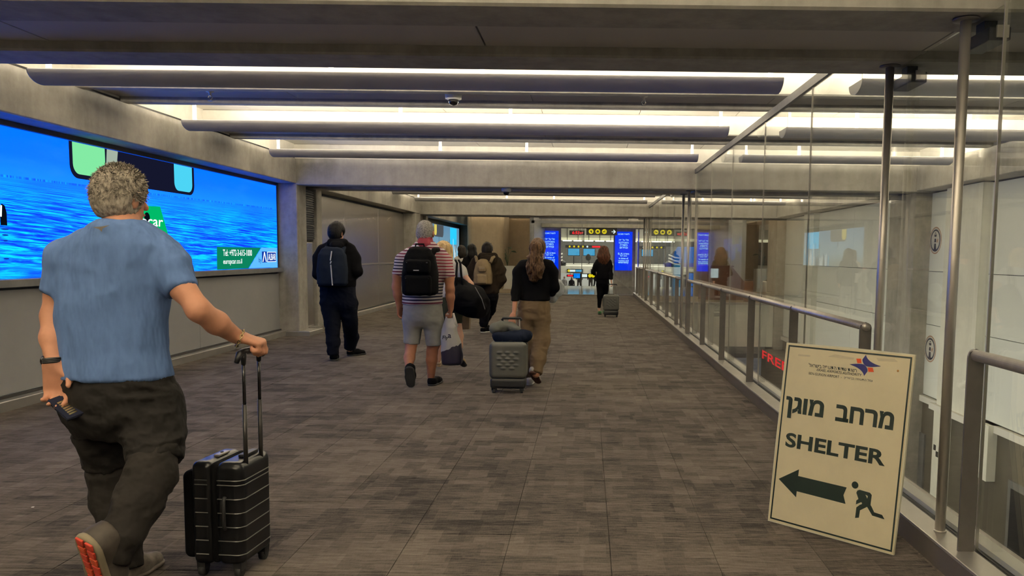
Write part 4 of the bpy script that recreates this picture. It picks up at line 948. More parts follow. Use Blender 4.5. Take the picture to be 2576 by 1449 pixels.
def shortcap(name, c, fr, sc, mat_, par, vox, thick=.014, fold=.0, low=-.045, n_str=0, slen=.03, seed=1):
    f, r, u, Rm = fr; c = np.array(c)
    s = SDF(c - .19 * sc, c + .19 * sc, vox); s.ell(c + u * .024 * sc - f * .004 * sc, ((.074 + thick) * sc, (.092 + thick) * sc, (.094 + thick) * sc), .01, Rm)
    s.ell(c - f * .03 * sc - u * .02 * sc, ((.066 + thick * .6) * sc, (.058 + thick * .6) * sc, .07 * sc), .03, Rm)
    s.clip(f * .85 - u * .55, c + f * .052 * sc + u * .01 * sc)                      # face opening
    s.clip(-u + f * .18, c + u * low * sc)                                           # nape
    for q in (-1, 1): s.ell(c + r * q * .088 * sc - u * .012 * sc + f * .002, (.024 * sc, .024 * sc, .040 * sc), .008, Rm, 'cut')
    s.build(name, mat_, par, fold=fold, fs=(60, 60, 40), seed=seed)
    if n_str:
        rg = random.Random(seed); b = MB()
        for k in range(n_str):
            a = rg.uniform(0, 6.283); e = rg.uniform(-.25, 1.45); d0 = r * math.cos(a) * math.cos(e) + f * math.sin(a) * math.cos(e) + u * math.sin(e)
            if d0 @ f > .55 and d0 @ u < .6: continue
            p = c + u * .024 * sc + (r * (d0 @ r) * (.072 + thick * .8) + f * (d0 @ f) * (.090 + thick * .8) + u * (d0 @ u) * (.092 + thick * .8)) * sc
            if e < 0 and p[2] < c[2] + low * sc: continue
            g = unit(d0 * .45 - u * .55 * (1 - max(0, e) * .5) - f * .25 + np.array([rg.uniform(-.5, .5), rg.uniform(-.5, .5), rg.uniform(-.3, .4)])); L = slen * rg.uniform(.5, 1.2); w = unit(np.cross(g, d0)) * .0022
            b.v += [tuple(p - w), tuple(p + w), tuple(p + g * L * .6 + d0 * .004 + w * .7), tuple(p + g * L * .6 + d0 * .004 - w * .7), tuple(p + g * L + d0 * .001)]
            m0 = len(b.v) - 5; b.f += [[m0, m0 + 1, m0 + 2, m0 + 3], [m0 + 3, m0 + 2, m0 + 4]]
        o = b.build('hair_strands', mat_, par); o['kind'] = 'stuff'
def shoe(name, heel, toe, up, m_up, m_sole, par, w=.044, vox=.006, h=.07, slabel=None):
    heel, toe = np.array(heel, float), np.array(toe, float); d = unit(toe - heel); L = np.linalg.norm(toe - heel); up = unit(np.array(up) - d * np.dot(up, d)); sd = np.cross(d, up)
    lo = np.minimum(heel, toe) - .14; hi = np.maximum(heel, toe) + .14
    A = lambda a, b, c=0: heel + d * a * L + up * b + sd * c
    s = SDF(lo, hi, vox); s.cone(A(.12, .045), A(.10, h + .02), w * .86, w * .82, .02).cone(A(.12, .04), A(.5, .045), w * .85, w * .92, .03).cone(A(.5, .04), A(.86, .028), w * .95, w * .72, .03)
    s.clip(-up, A(0, .014)); s.clip(up, A(0, h + .022)); o = s.build(name, m_up, par)
    s = SDF(lo, hi, vox * .85); R_ = np.array([sd, d, up]).T
    s.cone(A(.12, .010), A(.5, .010), w * .95, w * .92, .0, (up, .5)).cone(A(.5, .010), A(.86, .012), w * 1.03, w * .85, .01, (up, .5)); s.clip(-up, A(0, -.004)); s.clip(up, A(0, .022))
    q = s.build('sole', m_sole, o)
    if slabel: q['label'] = slabel
    return o

def person(label, Y, foot, vox, head, skin, torso=None, sleeves=(), arms=(), pelvis=None, legs=(), bare=(), hands=(), top='black_cloth', bottom='black_cloth', tf=.006, bf=.006, tfs=(8, 8, 6), dy=0, tname='shirt', bname='trousers', topk=.03, hem=True, seed=1, ends=True, bvox=None):
    loc = at(foot[0], foot[1], Y); p = thing('person', label, 'person', (loc[0], Y, 0))
    allp = []
    for c_ in list(sleeves) + list(arms) + list(legs) + list(bare): allp += [q for q, r in ch(c_)]
    tr = rows(torso, Y, dy); allp += [np.array([t[1] - t[3], t[2] - t[4], t[0]]) for t in tr] + [np.array([t[1] + t[3], t[2] + t[4], t[0]]) for t in tr]
    hc = at(head[0], head[1], head[2]); allp += [hc + .17, hc - .17]
    for h_ in hands: allp += [np.array(h_[0]) + .16, np.array(h_[0]) - .16]
    A = np.array(allp); lo, hi = A.min(0) - .12, A.max(0) + .12; lo[2] = max(lo[2], -.05)
    # skin: one continuous body
    s = SDF(lo, hi, bvox or vox)
    s.loft([(z, cx, cy, max(.03, rx - .022), max(.03, ry - .02)) for z, cx, cy, rx, ry in tr], .03)
    if pelvis: s.loft([(z, cx, cy, max(.03, rx - .02), max(.03, ry - .02)) for z, cx, cy, rx, ry in rows(pelvis, Y, dy)], .04)
    for c_ in sleeves: s.chain([(q, max(.02, r - .014)) for q, r in ch(c_)], .03)
    for c_ in arms: s.chain(ch(c_), .025)
    for c_ in legs: s.chain([(q, max(.022, r - .022)) for q, r in ch(c_)], .03)
    for c_ in bare: s.chain(ch(c_), .02)
    for h_ in hands: hand(s, *h_)
    nk = np.array([tr[-1][1] if tr[-1][0] > tr[0][0] else tr[0][1], Y + dy, max(t[0] for t in tr) - .03])
    fr = headsdf(s, hc, head[3], head[4], nk); s.build('body', skin, p, smooth=1); eyes(hc, *fr[:3], head[4], p)
    # clothes
    if pelvis:
        pl_ = pelvis[-1]; wd_ = (pl_[2] - pl_[1]) * .10; pelvis = list(pelvis) + [(pl_[0] + .07 * FPX / Y, pl_[1] + wd_, pl_[2] - wd_, pl_[3] * .72)]; pv = sorted(rows(pelvis, Y, dy)); hz_ = min(t[0] for t in tr); px_ = np.interp(hz_, [t[0] for t in pv], [t[3] for t in pv]); py_ = np.interp(hz_, [t[0] for t in pv], [t[4] for t in pv])
        tr = [(t[0], t[1], t[2], max(t[3], px_ + .010) if t[0] < hz_ + .06 else t[3], max(t[4], py_ + .012) if t[0] < hz_ + .06 else t[4]) for t in tr]
    s = SDF(lo, hi, vox); s.loft(tr, topk)
    for c_ in sleeves: s.chain(ch(c_), .035, None, ends)
    if hem: s.clip((0, 0, -1), (0, 0, min(t[0] for t in tr) + .004))
    nr = .072 * head[4]; s.cone(nk + np.array([0, 0, .0]), nk + np.array([0, 0, .12]), nr, nr, .01, mode='cut')
    s.build(tname, top, p, fold=tf, fs=tfs, seed=seed)
    if pelvis:
        s = SDF(lo, hi, vox); s.loft(rows(pelvis, Y, dy), .03)
        for c_ in legs: s.chain(ch(c_), .035, None, True)
        s.clip((0, 0, 1), (0, 0, hz_ + .012))
        s.build(bname, bottom, p, fold=bf, fs=(8, 8, 14), seed=seed + 11)
    return p, hc, fr

# 1 ---- man in blue T-shirt with carry-on
R1 = math.radians
wl_, wr_ = P3(134, 918, 3.13), P3(594, 846, 3.40)
man, hc, fr = person('man seen from behind in blue T-shirt, charcoal trousers, hand on a black suitcase', 3.25, (300, 1440), .0075,
    (304, 502, 3.28, R1(20), 1.03), 'skin_light',
    torso=[(552, 262, 350, .075), (572, 232, 380, .105), (614, 184, 424, .125), (660, 160, 430, .135), (720, 154, 424, .135), (800, 152, 414, .14), (880, 150, 414, .145), (948, 148, 424, .15)],
    sleeves=[[(216, 620, 3.26, 43), (167, 646, 3.26, 42), (140, 738, 3.24, 31)], [(392, 630, 3.26, 44), (430, 664, 3.26, 43), (458, 730, 3.22, 37)]],
    arms=[[(145, 700, 3.25, 26), (132, 795, 3.23, 25), (131, 850, 3.18, 26), (134, 918, 3.13, 18)], [(445, 700, 3.23, 30), (500, 780, 3.20, 28), (545, 812, 3.28, 28), (594, 846, 3.40, 19)]],
    pelvis=[(920, 156, 424, .14), (960, 153, 432, .15), (1010, 158, 446, .155), (1050, 166, 452, .15)],
    legs=[[(238, 1020, 3.28, 58), (258, 1100, 3.34, 56), (272, 1160, 3.38, 55)],
          [(376, 1020, 3.24, 64), (388, 1100, 3.20, 64), (390, 1160, 3.16, 66)]],
    bare=[[(272, 1160, 3.38, 36), (300, 1330, 3.36, 26), (322, 1440, 3.33, 20)], [(390, 1160, 3.16, 42), (345, 1260, 3.05, 36), (292, 1370, 2.97, 26), (265, 1418, 2.93, 24)]],
    hands=[(wl_, (.10, .05, -1), (-.2, 1, .1), (1, 0, 0), .5, 1.2, .5), (wr_, (.90, .22, -.26), (.3, 0, .95), (-.3, 1, 0), 1.15, 1.25, .3)],
    top='tee_blue', bottom='pants_charcoal', tfs=(8, 8, 4.5), tf=.014, bf=.018, tname='t_shirt', seed=3, bvox=.0062)
shortcap('hair', hc, fr, 1.03, 'hair_grey', man, .006, .017, .006, -.060, 6500, .022, 4)
LOWERL = [[(270, 1135, 3.37, 47), (277, 1190, 3.39, 48), (284, 1260, 3.38, 47), (306, 1345, 3.35, 42), (322, 1432, 3.32, 38)],
          [(390, 1135, 3.16, 56), (382, 1190, 3.12, 57), (347, 1262, 3.05, 56), (308, 1345, 2.98, 48), (280, 1412, 2.94, 40)]]
for c_ in LOWERL:
    q_ = np.array([q for q, r in ch(c_)]); s = SDF(q_.min(0) - .16, q_.max(0) + .16, .007); s.chain(ch(c_), .03, None, True); s.build('trouser_lower_leg', 'pants_lower', man, fold=.012, fs=(8, 8, 14), seed=int(c_[0][0]))
hw = Vector(P3(212, 1362, 2.84)); tw = Vector(P3(272, 1540, 2.99))
M['sole_edge'] = mat('sole_edge', (.20, .17, .11), .8); M['sole_orange'] = mat('sole_orange', (.62, .085, .03), .6, vary=.3, scale=60, bump=.5, bscale=70, bdist=.01); M['shoe_grey'] = mat('shoe_grey', (.16, .135, .11), .8, vary=.3, scale=30); M['shoe_brown'] = mat('shoe_brown', (.045, .036, .028), .7, vary=.3, scale=20)
shoe('shoe', hw, tw, (.45, .8, .4), 'shoe_brown', 'sole_edge', man, .072, .006, .075, 'olive sole with orange red tread lugs')
d_ = (tw - hw).normalized(); u_ = Vector((.45, .8, .4)); u_ = (u_ - d_ * u_.dot(d_)).normalized(); sd_ = d_.cross(u_); M['lug_red'] = mat('lug_red', (.55, .05, .025), .6)
for i in range(7):
    for j in (-1, 1):
        o_ = hw + d_ * (-.012 + i * .037) + sd_ * (j * .026 - .009) - u_ * .004
        bevel(MB().prism([(0, .002), (.032, .006), (.032, .038), (0, .042)], o_, d_, sd_, -u_, .009).build('tread_lug', 'lug_red' if (i + j) % 3 else 'sole_orange', man), .003)
hg = at(303, 1446, 3.25); shoe('shoe', (hg[0] - .03, 3.25, 0.004), (hg[0] + .02, 3.53, 0.004), (0, 0, 1), 'shoe_grey', 'shoe_grey', man, .050, .006, .08)
MB().tube([(hg[0] - .03, 3.33, .10), (hg[0] + .02, 3.38, .085), (hg[0] - .02, 3.42, .075)], .004, 6).build('laces', 'black', man)
# shirt print under the collar, watch, bracelet, passport
c = P3(256, 574, 3.13); flat('print_mark', [(-.03, .003), (0, .006), (.035, .012), (.008, -.002), (.004, -.014), (-.006, -.004)], (c[0], 3.123, c[2]), (1, 0, 0), (0, 0, 1), 'shoe_grey', man)
def ring(name, c, ax, r, tube_, m_, par, n=24, squash=1.0):
    c = Vector(c); ax = Vector(ax).normalized(); a = Vector((0, 0, 1)) if abs(ax.z) < .9 else Vector((1, 0, 0)); u = ax.cross(a).normalized(); w = ax.cross(u)
    return MB().tube([c + u * r * math.cos(6.2832 * k / n) + w * r * squash * math.sin(6.2832 * k / n) for k in range(n + 1)], tube_, 8, False).build(name, m_, par, True)
wt = thing('wristwatch', 'black wristwatch on the left wrist of the blue shirted man', 'watch', wl_)
for k in (-.006, 0, .006): ring('strap', Vector(wl_) + Vector((-.002, 0, .018 + k)), (-.1, .1, 1), .031, .0055, 'black', wt)
MB().lathe(Vector(wl_) + Vector((-.030, -.004, .018)), [(.019, -.002), (.019, .007), (.016, .010)], 18, (-1, -.1, .1)).build('case', 'black_gloss', wt, True)
bt = thing('bracelet', 'gold and silver chain bracelet on the right wrist of the blue shirted man', 'bracelet', wr_)
M['gold'] = mat('gold', (.62, .50, .26), .25, 1.0, vary=.1); ax_ = Vector((.85, .45, -.42)).normalized(); cb = Vector(wr_) + ax_ * .020 + Vector((0, -.012, 0)); u_ = ax_.cross(Vector((0, 0, 1))).normalized(); w_ = ax_.cross(u_)
for k in range(18):
    t_ = 6.2832 * k / 18; q = cb + (u_ * math.cos(t_) + w_ * math.sin(t_)) * .0385; tg = (w_ * math.cos(t_) - u_ * math.sin(t_)); e_ = tg if k % 2 else ax_
    MB().tube([q + (tg * math.cos(x) * .0100 + (ax_ if k % 2 else (q - cb).normalized()) * math.sin(x) * .006) for x in [6.2832 * j / 8 for j in range(9)]], .0020, 5, False).build('link', 'gold', bt, True)
pp = thing('passport', 'dark navy passport booklet held low in the left hand', 'passport', P3(150, 1020, 3.2))
pa = Vector(P3(119, 1008, 3.08)); pu = (Vector(P3(176, 1062, 3.04)) - pa).normalized(); pw = Vector((.30, .80, .30)); pw = (pw - pu * pw.dot(pu)).normalized(); pn = pu.cross(pw); pn = pn if pn.y < 0 else -pn
M['passport'] = mat('passport_cover', (.006, .008, .022), .6, spec=.15)
MB().prism([(0, 0), (.125, 0), (.125, .088), (0, .088)], pa, pu, pw, pn, .003).build('cover', 'passport', pp); MB().prism([(.003, .003), (.122, .003), (.122, .085), (.003, .085)], pa - pn * .006, pu, pw, pn, .006).build('pages', 'white_cloth', pp); MB().prism([(0, 0), (.125, 0), (.125, .088), (0, .088)], pa - pn * .009, pu, pw, pn, .003).build('back_cover', 'passport', pp)
for k in range(7): MB().prism([(.03 + k * .012, .018), (.038 + k * .012, .018), (.036 + k * .012, .05), (.028 + k * .012, .05)], pa + pn * .0032, pu, pw, pn, .0006).build('gilt_mark', 'gold', pp)

tag(flat('paper_scrap', [(0, 0), (.014, .002), (.012, .012), (.002, .010)], (-3.05, 4.28, .002), (1, 0, 0), (0, 1, 0), 'white_paint', None), 'tiny white paper scrap on the carpet at the lower left', 'paper')
# suitcase beside him
e1, e2, up3 = Vector((.10, .995, 0)), Vector((-.995, .10, 0)), Vector((0, 0, 1)); N0 = Vector((-1.478, 3.35, 0))
def SC(a, b, z): return N0 + e1 * a * 1.08 + e2 * b * 1.08 + up3 * (z * (1.03 if z < .7 else 1))
M['tube_dark'] = mat('tube_dark', (.035, .033, .032), .35, .6); M['case_black'] = mat('case_black', (.006, .006, .007), .28, spec=.4)
s1c = thing('suitcase', 'black hard shell carry-on with raised handle beside the blue shirted man', 'suitcase', SC(.12, .11, 0))
Rs = np.array([e1[:], e2[:], up3[:]]).T
def scbox(a0, a1, b0, b1, z0, z1, rad, vox=.005, ribs=False, grooves=()):
    c_ = SC((a0 + a1) / 2, (b0 + b1) / 2, (z0 + z1) / 2); s = SDF(np.array(c_) - .36, np.array(c_) + .36, vox); s.rbox(c_, ((a1 - a0) * .54, (b1 - b0) * .54, (z1 - z0) * .515), rad, 0, Rs); return s
scbox(0, .25, .0, .112, .055, .50, .035).build('shell', 'case_black', s1c, smooth=1)
scbox(0, .25, .128, .215, .055, .50, .03).build('shell', 'case_black', s1c, smooth=1)
scbox(.004, .246, .10, .14, .06, .496, .025).build('zip_band', 'pack_black', s1c, smooth=1)
scbox(.01, .24, .20, .262, .075, .455, .03).build('front_pocket', 'pack_black', s1c, smooth=1)
M['rib_glint'] = mat('shell_rib', (.16, .16, .15), .3, .6)  # ribs paler than the shell, their highlight put into the colour
def rib_path(z, b0, b1, w=.0025, wrap=True):
    r = .028; pts = []
    if wrap:
        pts = [SC(-.001, b1, z), SC(-.001, b0 + r, z)] + [SC(r - r * math.cos(t) - .001, b0 + r - r * math.sin(t), z) for t in (.4, .8, 1.2)] + [SC(.03, -.001, z - .002), SC(.22, -.001, z), SC(.24, .01, z)]
    else: pts = [SC(-.001, b0, z), SC(-.001, b1, z)]
    MB().tube(pts, w, 6).build('shell_rib', 'rib_glint', s1c)
for z in (.425, .405, .345, .285, .225, .165, .105): rib_path(z, 0, .10); rib_path(z, .142, .195, wrap=False)
MB().tube([SC(-.012, .062, .36), SC(-.022, .062, .345), SC(-.022, .062, .235), SC(-.012, .062, .22)], .008, 8).build('side_handle', 'black', s1c, True)
for a in (-.012, .012): MB().tube([SC(.12 + a, .05, .502), SC(.12 + a, .05, .508)], .003, 6)
bevel(MB().quadbox([SC(.09, .03, .5), SC(.20, .03, .5), SC(.20, .06, .5), SC(.09, .06, .5), SC(.09, .03, .514), SC(.20, .03, .514), SC(.20, .06, .514), SC(.09, .06, .514)]).build('top_handle', 'black', s1c), .004)
bevel(MB().quadbox([SC(.09, .14, .5), SC(.17, .14, .5), SC(.17, .165, .5), SC(.09, .165, .5), SC(.09, .14, .51), SC(.17, .14, .51), SC(.17, .165, .51), SC(.09, .165, .51)]).build('lock', 'steel', s1c), .003)
MB().lathe(SC(.13, .152, .51), [(.007, 0), (.007, .004)], 12).build('lock_button', 'black', s1c)
for a in (.065, .185):
    MB().tube([SC(a, .012, .40), SC(a, .012, .76)], .0095, 12).build('outer_tube', 'tube_dark', s1c, True)
    MB().tube([SC(a, .012, .74), SC(a, .012, .975)], .0072, 12).build('inner_tube', 'black_gloss', s1c, True)
MB().tube([SC(.02, .016, .950), SC(.04, .014, .985), SC(.065, .012, .992), SC(.185, .012, .992), SC(.21, .014, .985), SC(.225, .016, .955)], [.010, .015, .015, .015, .015, .010], 14).build('grip', 'black', s1c, True)
for a in (.065, .185): MB().tube([SC(a, .012, .935), SC(a, .012, .985)], [.0095, .014], 12).build('grip_socket', 'black', s1c, True)
for a in (.03, .22):
    for b in (.03, .185):
        MB().tube([SC(a, b - .011, .026), SC(a, b + .011, .026)], .026, 16).build('wheel', 'rubber', s1c, True)
        MB().quadbox([SC(a - .018, b - .016, .03), SC(a + .018, b - .016, .03), SC(a + .018, b + .016, .03), SC(a - .018, b + .016, .03), SC(a - .02, b - .018, .07), SC(a + .02, b - .018, .07), SC(a + .02, b + .018, .07), SC(a - .02, b + .018, .07)]).build('wheel_fork', 'black', s1c)

# generic backpack worn on a back that faces the camera
def backpack(label, xl, xr, yt, yb, Y, dep, m_, pockets=(), strip=None, handle=True, strapx=None, topw=.75, straps=None, vox=.01):
    a, b = at(xl, yb, Y), at(xr, yt, Y); w = (b[0] - a[0]) / 2; cx = (a[0] + b[0]) / 2; z0, z1 = a[2], b[2]; h = z1 - z0
    t = thing('backpack', label, 'backpack', (cx, Y, z0)); s = SDF((cx - w - .08, Y - dep - .12, z0 - .06), (cx + w + .08, Y + dep + .1, z1 + .08), vox)
    s.loft([(z0, cx, Y, w * .86, dep * .7), (z0 + h * .06, cx, Y, w, dep * .95), (z0 + h * .45, cx, Y, w, dep), (z0 + h * .8, cx, Y, w * (.5 + topw * .5), dep * .85), (z0 + h * .95, cx, Y, w * topw * .85, dep * .6), (z1, cx, Y, w * topw * .5, dep * .35)], .02, 3.0)
    s.build('pack_body', m_, t, fold=.007, fs=(9, 9, 9), seed=int(xl))
    for (u0, u1, v0, v1) in pockets:
        s = SDF((cx - w - .05, Y - dep - .12, z0 - .04), (cx + w + .05, Y, z1 + .04), vox * .9)
        s.rbox((cx - w + 2 * w * (u0 + u1) / 2, Y - dep * .85, z0 + h * (v0 + v1) / 2), (w * (u1 - u0), dep * .45, h * (v1 - v0) / 2), .03); s.build('pocket', m_, t, fold=.004, fs=(14, 14, 14), seed=int(yt))
        MB().tube([(cx - w + 2 * w * u0 + .02, Y - dep * 1.28, z0 + h * v1 - .03), (cx - w + 2 * w * u1 - .02, Y - dep * 1.28, z0 + h * v1 - .03)], .003, 6).build('zipper', 'strap_grey', t)
    if handle: MB().tube([(cx - .05, Y, z1 - .02), (cx - .04, Y - .01, z1 + .03), (cx + .04, Y - .01, z1 + .03), (cx + .05, Y, z1 - .02)], .009, 8).build('carry_handle', m_, t, True)
    for (x1, y1, Y1, x2, y2, Y2) in (straps or []):
        p1, p2 = Vector(at(x1, y1, Y1)), Vector(at(x2, y2, Y2)); MB().tube([p1, (p1 + p2) / 2 + Vector((0, -.01, .03)), p2], [.028, .03, .026], 8).build('shoulder_strap', m_, t, True)
    return t, cx, w, z0, z1

# 2 ---- man in black with navy backpack
p, hc, fr = person('man in black jacket and trousers walking near the steel panels, hands in front', 10.5, (860, 905), .0105, (847, 587, 10.52, R1(22), 1.08), 'skin_light',
    torso=[(604, 832, 868, .07), (612, 818, 882, .10), (632, 806, 892, .13), (665, 802, 896, .15), (700, 802, 894, .15), (722, 804, 892, .15)],
    sleeves=[[(812, 628, 10.5, 13), (800, 650, 10.5, 12), (799, 690, 10.45, 11), (815, 705, 10.75, 9)], [(882, 628, 10.5, 13), (894, 650, 10.5, 12), (900, 684, 10.45, 11), (884, 700, 10.75, 9)]],
    pelvis=[(712, 805, 892, .14), (745, 806, 896, .15), (765, 808, 898, .14)],
    legs=[[(832, 765, 10.5, 25), (836, 815, 10.45, 18), (838, 860, 10.4, 15.5), (838, 893, 10.38, 14)], [(874, 765, 10.5, 24), (880, 810, 10.6, 18), (884, 850, 10.8, 17), (880, 876, 10.85, 14)]],
    hands=[(P3(820, 704, 10.78), (1, .4, 0), (0, 1, .3), (0, 0, 1), .5, 1, .4), (P3(878, 700, 10.78), (-1, .4, 0), (0, 1, .3), (0, 0, 1), .5, 1, .4)], top='black_cloth', bottom='navy_black', tf=.012, bf=.012, tname='jacket', topk=.05, seed=21)
shortcap('hair', hc, fr, 1.08, 'hair_black', p, .010, .022, .006, -.055, 500, .03, 8)
s = SDF(np.array(P3(850, 610, 10.42)) - .2, np.array(P3(850, 610, 10.42)) + .2, .01); s.cone(P3(832, 610, 10.42), P3(866, 610, 10.42), .05, .05, .03).cone(P3(840, 618, 10.36), P3(856, 618, 10.36), .05, .05, .03); s.build('hood', 'black_cloth', p, fold=.006)
g = at(838, 905, 10.33); shoe('shoe', (g[0], 10.33, .0), (g[0] - .04, 10.62, .0), (0, 0, 1), 'black_cloth', 'rubber', p, .05, .01)
g = at(876, 893, 10.85); shoe('shoe', (g[0], 10.85, .0), (g[0] + .18, 11.05, .0), (0, 0, 1), 'black_cloth', 'rubber', p, .05, .01)
b_, cx, w, z0, z1 = backpack('navy backpack with a pale reflective strip, on the man in black', 800, 872, 622, 718, 10.26, .13, 'pack_navy', straps=[(818, 645, 10.25, 822, 622, 10.42), (862, 645, 10.25, 866, 622, 10.42)], handle=False, topw=.8)
for a, b in ((632, 655), (657, 663), (666, 718)):
    p1, p2 = P3(832 + (a < 660) * 1, a, 10.12), P3(831 + (b > 700) * 4, b, 10.12); MB().tube([p1 + [0, .02 if a < 640 else 0, 0], p2 + [0, .02 if b > 700 else 0, 0]], .008, 6).build('reflective_strip', 'white_cloth', b_)

# 3 ---- man in striped polo with black backpack
w3 = P3(1134, 776, 8.42)
p, hc, fr = person('grey haired man in red and white striped polo and grey shorts, walking away', 8.45, (1065, 975), .010, (1070, 587, 8.5, R1(8), 1.14), 'skin_tan',
    torso=[(607, 1048, 1092, .08), (620, 1036, 1103, .10), (642, 1020, 1117, .13), (680, 1014, 1120, .14), (725, 1014, 1114, .15), (766, 1012, 1112, .155)],
    sleeves=[[(1030, 642, 8.45, 18), (1014, 655, 8.45, 18), (1001, 694, 8.42, 16)], [(1107, 642, 8.45, 18), (1118, 657, 8.45, 18), (1130, 700, 8.42, 16)]],
    arms=[[(1002, 680, 8.42, 12), (997, 722, 8.42, 10.5), (1000, 742, 8.42, 10), (1004, 768, 8.45, 7.5)], [(1129, 690, 8.42, 12), (1132, 728, 8.4, 11), (1133, 748, 8.4, 10.5), (1134, 776, 8.42, 7.5)]],
    pelvis=[(758, 1016, 1110, .14), (785, 1014, 1113, .155), (805, 1014, 1114, .15)],
    legs=[[(1039, 808, 8.45, 24.5), (1036, 864, 8.45, 19.5)], [(1089, 808, 8.45, 24.5), (1092, 867, 8.48, 20)]],
    bare=[[(1035, 850, 8.45, 16), (1033, 880, 8.42, 13.5), (1030, 900, 8.35, 14), (1028, 925, 8.22, 8.5)], [(1091, 850, 8.48, 16), (1087, 885, 8.5, 14), (1086, 905, 8.5, 14), (1084, 956, 8.52, 8)]],
    hands=[(P3(1004, 770, 8.45), (.05, .1, -1), (-.9, .3, 0), (.3, 1, 0), .45, 1.1, .4), (w3, (-.05, .05, -1), (.9, .2, 0), (-.2, 1, 0), 1.2, 1.1, .6)], top='polo', bottom='shorts_grey', tf=.006, bf=.007, tname='polo_shirt', bname='shorts', seed=31, bvox=.008)
shortcap('hair', hc, fr, 1.14, 'hair_salt', p, .008, .005, .002, -.05, 900, .010, 9)
M['red_cloth'] = mat('collar_red', (.20, .015, .03), .85); s = SDF(np.array(P3(1070, 607, 8.45)) - .16, np.array(P3(1070, 607, 8.45)) + .16, .008); q = P3(1070, 610, 8.45)
s.cone(q - [0, 0, .03], q + [0, .01, .025], .105, .078, .0); s.cone(q - [0, 0, .06], q + [0, .01, .06], .072, .066, 0, mode='cut'); s.build('collar', 'red_cloth', p)
a = Vector(P3(1028, 922, 8.16)); g = at(1034, 974, 8.28); shoe('shoe', (a.x + .01, 8.14, a.z - .02), (g[0], 8.26, .02), (0, .9, .45), 'black_cloth', 'rubber', p, .055, .009, .05)
g = at(1084, 968, 8.46); shoe('shoe', (g[0], 8.46, .0), (g[0] + .05, 8.75, .0), (0, 0, 1), 'black_cloth', 'rubber', p, .052, .009, .06)
b_, cx, w, z0, z1 = backpack('large black backpack on the man in the striped polo', 1013, 1101, 622, 742, 8.2, .12, 'pack_black', pockets=((.12, .88, .02, .42), (.15, .85, .46, .74)), straps=[(1038, 645, 8.18, 1034, 628, 8.34), (1084, 645, 8.18, 1102, 628, 8.34)], topw=.72)
MB().box(cx - .035, cx + .02, 8.2 - .12 * 1.36, 8.2 - .12 * 1.30, z0 + .255, z0 + .263).build('badge', 'white_paint', b_)
# plastic carrier bag in his right hand
cbg = thing('carrier_bag', 'white and dark plastic carrier bag hanging from the striped man right hand', 'bag', P3(1137, 918, 8.4))
def bag_mat():
    t = NT('carrier_plastic'); p_ = t.obj(); s_ = t.n('ShaderNodeSeparateXYZ'); t.l(p_, s_.inputs[0])
    n_ = t.noise(p_, 30, 3, .7, (1, 1, .25)); zz = t.math('ADD', s_.outputs[2], t.math('MULTIPLY', t.math('SUBTRACT', n_, .5), .05)); zz = t.math('SUBTRACT', zz, t.math('MULTIPLY', t.math('ADD', s_.outputs[0], 1.44), .45))
    t.l(t.mix(t.math('LESS_THAN', zz, .42), (.50, .49, .45), (.015, .012, .03)), t.b.inputs['Base Color']); t.b.inputs['Roughness'].default_value = .35; return t.m
M['bagplastic'] = bag_mat()
s = SDF(np.array(P3(1137, 918, 8.4)) + [-.22, -.15, -.03], np.array(P3(1137, 775, 8.4)) + [.22, .15, .05], .009); R_ = []
for y, xl, xr, d in ((918, 1114, 1158, .035), (912, 1112, 1162, .055), (890, 1111, 1164, .06), (865, 1110, 1160, .06), (840, 1110, 1152, .05), (815, 1116, 1148, .035), (800, 1124, 1146, .02)): R_ += rows([(y, xl, xr, d)], 8.4)
s.loft(R_, .01, 2.6); s.build('bag_body', 'bagplastic', cbg, fold=.012, fs=(10, 10, 7), seed=5)
for a, b in ((1120, 1127), (1146, 1140)): MB().tube([P3(a, 822, 8.4), P3((a + b) / 2, 803, 8.4), P3(b, 788, 8.42)], [.03, .018, .012], 8).build('bag_handle', 'white_cloth', cbg, True)
q = P3(1113, 856, 8.325); lettering('lettering', 'Fly', (q[0], 8.318, q[2]), (1, 0, 0), (0, 0, 1), .06, .05, M['black'], cbg, .02, .1)
q = P3(1127, 850, 8.325); lettering('lettering', 'a', (q[0], 8.318, q[2]), (1, 0, 0), (0, 0, 1), .035, .04, M['st_navy'], cbg, .02, 0)

